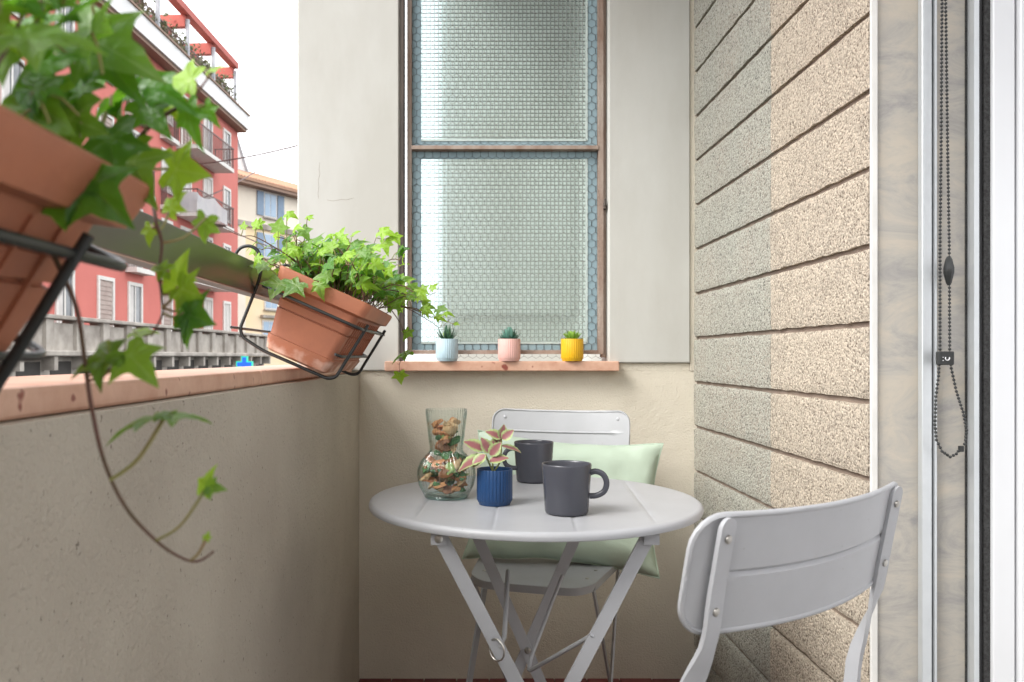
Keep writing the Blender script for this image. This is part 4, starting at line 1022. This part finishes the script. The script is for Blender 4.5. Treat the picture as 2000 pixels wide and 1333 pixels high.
def balcony(y0, y1, fz, dep=.95, infill=False):
    b = obj('balcony', bx(.002, dep, y0, y1, fz - .12, fz + .06), M['b_trim'], bd_)
    rl = NB()
    n = int((y1 - y0) / .14)
    for k in range(n + 1): y = y0 + .03 + (y1 - y0 - .06) * k / n; box(rl, dep - .04, dep - .02, y - .01, y + .01, fz + .06, fz + 1.0)
    for k in range(7): x = .05 + (dep - .1) * k / 6; box(rl, x - .01, x + .01, y0 + .02, y0 + .04, fz + .06, fz + 1.0); box(rl, x - .01, x + .01, y1 - .04, y1 - .02, fz + .06, fz + 1.0)
    box(rl, dep - .05, dep - .01, y0 + .01, y1 - .01, fz + 1.0, fz + 1.05); box(rl, .0, dep, y0 + .01, y0 + .05, fz + 1.0, fz + 1.05); box(rl, .0, dep, y1 - .05, y1 - .01, fz + 1.0, fz + 1.05)
    obj('railing', rl, M['b_iron'], b); return b
for fz in floors[:3]:
    balcony(-8.25, -3.5, fz)
for fz in floors[:3]:
    balcony(-13.0, -11.4, fz, .45)
    balcony(-9.9, -8.6, fz, .30)
# rooftop pergola
for k, y in enumerate((-1.2, -4.4, -7.6, -10.7, -13.6, -16.6, -19.6, -22.6)):
    obj('pergola_post', bx(.18, .32, y - .07, y + .07, 13.62, 15.55), M['b_post'], bd_)
    obj('pergola_column', bx(-.80, -.48, y - .14, y + .14, 13.62, 15.20), M['b_beam'], bd_)
    obj('pergola_rafter', bx(-2.4, .175, y - .15, y + .15, 15.205, 15.72), M['b_beam'], bd_)
obj('pergola_beam', bx(.0, .36, -26, -1.0, 15.73, 16.02), M['b_beam'], bd_)
obj('pergola_beam', bx(-2.7, -2.42, -26, -1.0, 15.35, 15.7), M['b_beam'], bd_)
rl = NB()
for k in range(190):
    y = -26 + k * .13; box(rl, .06, .08, y, y + .022, 13.72, 14.55)
box(rl, .05, .09, -26, -1.1, 14.55, 14.60); obj('roof_railing', rl, M['b_iron'], bd_)
sh = NB(); r8 = random.Random(8)
for k in range(9000):
    y = r8.uniform(-26, -1.2); dens = .5 + .5 * noise.noise((y * .7, 0, 0))
    if r8.random() > dens + .25: continue
    c = Vector((-.1 + r8.gauss(0, .18), y, 13.8 + abs(r8.gauss(0, .42)) * (.6 + dens)))
    a = Vector((r8.uniform(-1, 1), r8.uniform(-1, 1), r8.uniform(-1, 1))).normalized() * .11; b = a.orthogonal().normalized() * .05
    sh.faces.new([sh.verts.new(c + a), sh.verts.new(c + b), sh.verts.new(c - a), sh.verts.new(c - b)])
o = obj('roof_shrubs', sh, M['shrub'], None, loc=bd_.location, rot=bd_.rotation_euler); tag(o, 'straggly shrubs behind the rooftop railing of the red building', 'shrubs', kind='stuff')

# sheet hanging on the lower balcony
sb = NB(); n1, n2 = 30, 8
gv = []
for i in range(n1 + 1):
    u = i / n1; row = []
    for j in range(n2 + 1):
        v = j / n2; L1 = 1.0
        # runs round the near corner of the balcony
        s_ = u * 4.6
        if s_ < L1: x, y = .08 + s_ * .92, -8.28
        else: x, y = 1.0, -8.28 + (s_ - L1)
        top_ = 7.08 + .98 - .25 * abs(math.sin(s_ * 1.1)) * (1 if s_ > 1 else .5)
        z = top_ + (7.14 - top_) * v
        row.append(sb.verts.new((x + .03 * math.sin(s_ * 17) * v, y - (.03 * math.sin(s_ * 15) * v if s_ < L1 else 0), z)))
    gv.append(row)
for i in range(n1):
    for j in range(n2): sb.faces.new((gv[i][j], gv[i + 1][j], gv[i + 1][j + 1], gv[i][j + 1]))
bmesh.ops.solidify(sb, geom=sb.faces[:], thickness=.015)
tag(obj('balcony_cloth', sb, M['sheet'], None, smooth=60, loc=bd_.location, rot=bd_.rotation_euler), 'white cloth tied round the lower balcony of the red building', 'cloth')

# stone terrace at the foot of the red building
tr_ = empty('stone_terrace', (-12, 43, 0), (0, 0, R(-2.25)), label='weathered grey stone terrace wall below the red building', cat='wall')
obj('terrace_base', bx(.01, 1.3, -32, .3, -4.5, .98), M['b_stone'], tr_)
obj('cornice', bx(.01, 1.75, -32, .6, 1.0, 1.16, bev=.03), M['b_stone'], tr_)
for k in range(20):
    y = .3 - k * 1.6
    obj('pier', bx(1.08, 1.52, y - .42, y - .02, 1.16, 2.02), M['b_stone'], tr_)
    obj('panel', bx(1.16, 1.42, y - 1.6, y - .425, 1.16, 1.93), M['b_stone'], tr_)
    obj('opening', bx(1.28, 1.315, y - 1.45, y - .35, .35 if k % 2 else .1, .86), M['b_dark'], tr_)  # flat dark plate, the shade of an opening put into its colour
    obj('bracket', bx(1.3, 1.68, y - .30, y - .12, .62, .995), M['b_stone'], tr_)
obj('terrace_coping', bx(1.02, 1.60, -32, .35, 2.025, 2.14, bev=.02), M['b_stone'], tr_)

# ------------------------------------------------------------------ cream house
ho = empty('cream_house', (-14.2, 49.5, 0), (0, 0, R(-29.5)), label='cream yellow house with blue shutters and tiled hip roof', cat='house')
obj('wall', bx(-9, 0, -6, 16, -4.5, 11.6), M['y_wall'], ho)
obj('wall_top', bx(-9, .02, -6, 16, 9.35, 11.75), M['y_pale'], ho)
obj('corner_strip', bx(-.5, .03, -1.0, 1.15, -4.5, 9.34), M['y_pale'], ho)
obj('string_course', bx(-9, .16, -6, 16, 9.02, 9.345), M['b_stone'], ho)
rf = NB(); e0 = 11.85
A = [rf.verts.new(q) for q in ((.75, -6.6, e0), (.75, 16.6, e0), (-9.6, 16.6, e0), (-9.6, -6.6, e0))]
T = [rf.verts.new(q) for q in ((-4.4, -2.0, e0 + 1.9), (-4.4, 11.5, e0 + 1.9))]
U = [rf.verts.new((v.co.x, v.co.y, e0 - .15)) for v in A]
rf.faces.new((A[0], A[1], T[1], T[0])); rf.faces.new((A[1], A[2], T[1])); rf.faces.new((A[2], A[3], T[0], T[1])); rf.faces.new((A[3], A[0], T[0]))
for i in range(4): rf.faces.new((A[i], A[(i + 1) % 4], U[(i + 1) % 4], U[i]))
rf.faces.new(U[::-1])
roof = obj('roof', rf, M['roof_tile'], ho)
tr2 = NB()
for k in range(92):
    y = -6.4 + k * .25
    f = max(0, min(1, (y + 6.6) / 4.6)) if y < -2 else (max(0, min(1, (16.6 - y) / 5.1)) if y > 11.5 else 1)
    if f < .05: continue
    tube(tr2, [(.74, y, e0 + .03), (.74 - 5.1 * f, y, e0 + 1.9 * f + .03)], .07, 5)
obj('tile_rows', tr2, M['roof_tile'], roof)
obj('eave', bx(.0, .68, -6.4, 16.4, 11.50, 11.695), M['b_brown'], ho)
dm = NB()
pts = [(-3.2, 1.6, 13.0), (-3.2, 4.6, 13.0), (-3.2, 3.6, 15.4)]
a = [dm.verts.new(q) for q in pts]; b = [dm.verts.new((q[0] - 3, q[1], q[2])) for q in pts]
dm.faces.new(a); dm.faces.new(b[::-1])
for i in range(3): dm.faces.new((a[i], a[(i + 1) % 3], b[(i + 1) % 3], b[i]))
dor = obj('dormer', dm, M['b_white'], roof)
obj('gable_edge', tube(NB(), [(-3.15, 4.75, 12.9), (-3.15, 3.58, 15.5), (-3.15, 1.4, 12.95)], .12, 5), M['zinc_roof'], roof)
obj('dormer_window', bx(-3.19, -3.1, 2.9, 3.6, 13.2, 14.2), M['y_blue'], roof)
for (y, z0, z1, sh_) in ((3.31, 9.95, 11.35, True), (3.31, 7.35, 8.75, True), (3.4, 4.1, 5.6, False), (3.2, 1.85, 3.2, False), (8.2, 9.95, 11.35, True), (8.2, 7.35, 8.75, True), (8.2, 4.1, 5.6, False), (.45, .2, 1.2, False)):
    f = obj('window', bx(.01, .05, y - .62, y + .62, z0 - .1, z1 + .1), M['b_trim'], ho)
    obj('pane', bx(.051, .07, y - .5, y - .03, z0, z1), M['y_pane'], f); obj('pane', bx(.051, .07, y + .03, y + .5, z0, z1), M['y_pane'], f)
    obj('sill', bx(.051, .20, y - .7, y + .7, z0 - .2, z0 - .105), M['b_stone'], f)
    if sh_:
        for s in (-1, 1): obj('shutter', bx(.052, .11, y + s * .93 - .29, y + s * .93 + .29, z0 - .05, z1 + .05), M['y_blue'], f)
    else:
        obj('hood', bx(.051, .30, y - .8, y + .8, z1 + .25, z1 + .42), M['b_stone'], f)

# pharmacy cross, cables, hanging lamp
em = bpy.data.materials.new('led_blue'); em.use_nodes = True; b = em.node_tree.nodes['Principled BSDF']; b.inputs['Base Color'].default_value = (.02, .1, .4, 1); b.inputs['Emission Color'].default_value = (.015, .12, .85, 1); b.inputs['Emission Strength'].default_value = .42
eg = bpy.data.materials.new('led_green'); eg.use_nodes = True; b = eg.node_tree.nodes['Principled BSDF']; b.inputs['Base Color'].default_value = (.02, .4, .25, 1); b.inputs['Emission Color'].default_value = (.03, .62, .42, 1); b.inputs['Emission Strength'].default_value = .42
q = P(477, 712, 33)
px_ = empty('pharmacy_cross', q, label='glowing blue and green pharmacy cross sign above the coping', cat='sign')
def cross(s, t, y0, y1):
    bm = NB(); pts = [(-t, -s), (t, -s), (t, -t), (s, -t), (s, t), (t, t), (t, s), (-t, s), (-t, t), (-s, t), (-s, -t), (-t, -t)]
    f = [bm.verts.new((x, y0, z)) for x, z in pts]; k = [bm.verts.new((x, y1, z)) for x, z in pts]
    bm.faces.new(f); bm.faces.new(k[::-1])
    for i in range(12): bm.faces.new((f[i], f[(i + 1) % 12], k[(i + 1) % 12], k[i]))
    return bm
obj('cross_rim', cross(.33, .125, 0, .14), eg, px_); obj('cross_face', cross(.285, .08, -.015, -.003), em, px_)
obj('sign_arm', bx(-.03, .03, .15, 2.2, -.03, .03), M['b_iron'], px_)
def cable(a, b, sag, label, r=.028):
    pts = [a.lerp(b, i / 16) - Vector((0, 0, sag * 4 * (i / 16) * (1 - i / 16))) for i in range(17)]
    tag(obj('overhead_cable', tube(NB(), pts, r, 5), M['b_iron']), label, 'cable', 'cables over the street')
cable(P(366, 323, 35.5), P(640, 268, 30), .15, 'upper thin cable crossing the sky above the cream house')
cable(P(322, 412, 33), P(500, 335, 47), .2, 'lower thin cable slanting up to the roof of the cream house', .032)
sl_ = empty('street_lamp', P(420, 440, 28), label='dark hanging street lamp before the red building', cat='street lamp')
obj('lamp_shade', lathe(NB(), [(.02, .16), (.10, .14), (.16, .08), (.36, .02), (.38, -.02), (.30, -.04), (.02, -.05)], 20), M['b_iron'], sl_, smooth=40)
a_, b_ = P(420, 432, 28) - P(420, 440, 28), P(640, 500, 28) - P(420, 440, 28)
obj('hanger', tube(NB(), [a_.lerp(b_, i / 12) - Vector((0, 0, .5 * 4 * (i / 12) * (1 - i / 12) * .6)) for i in range(13)], .018, 5), M['b_iron'], sl_)
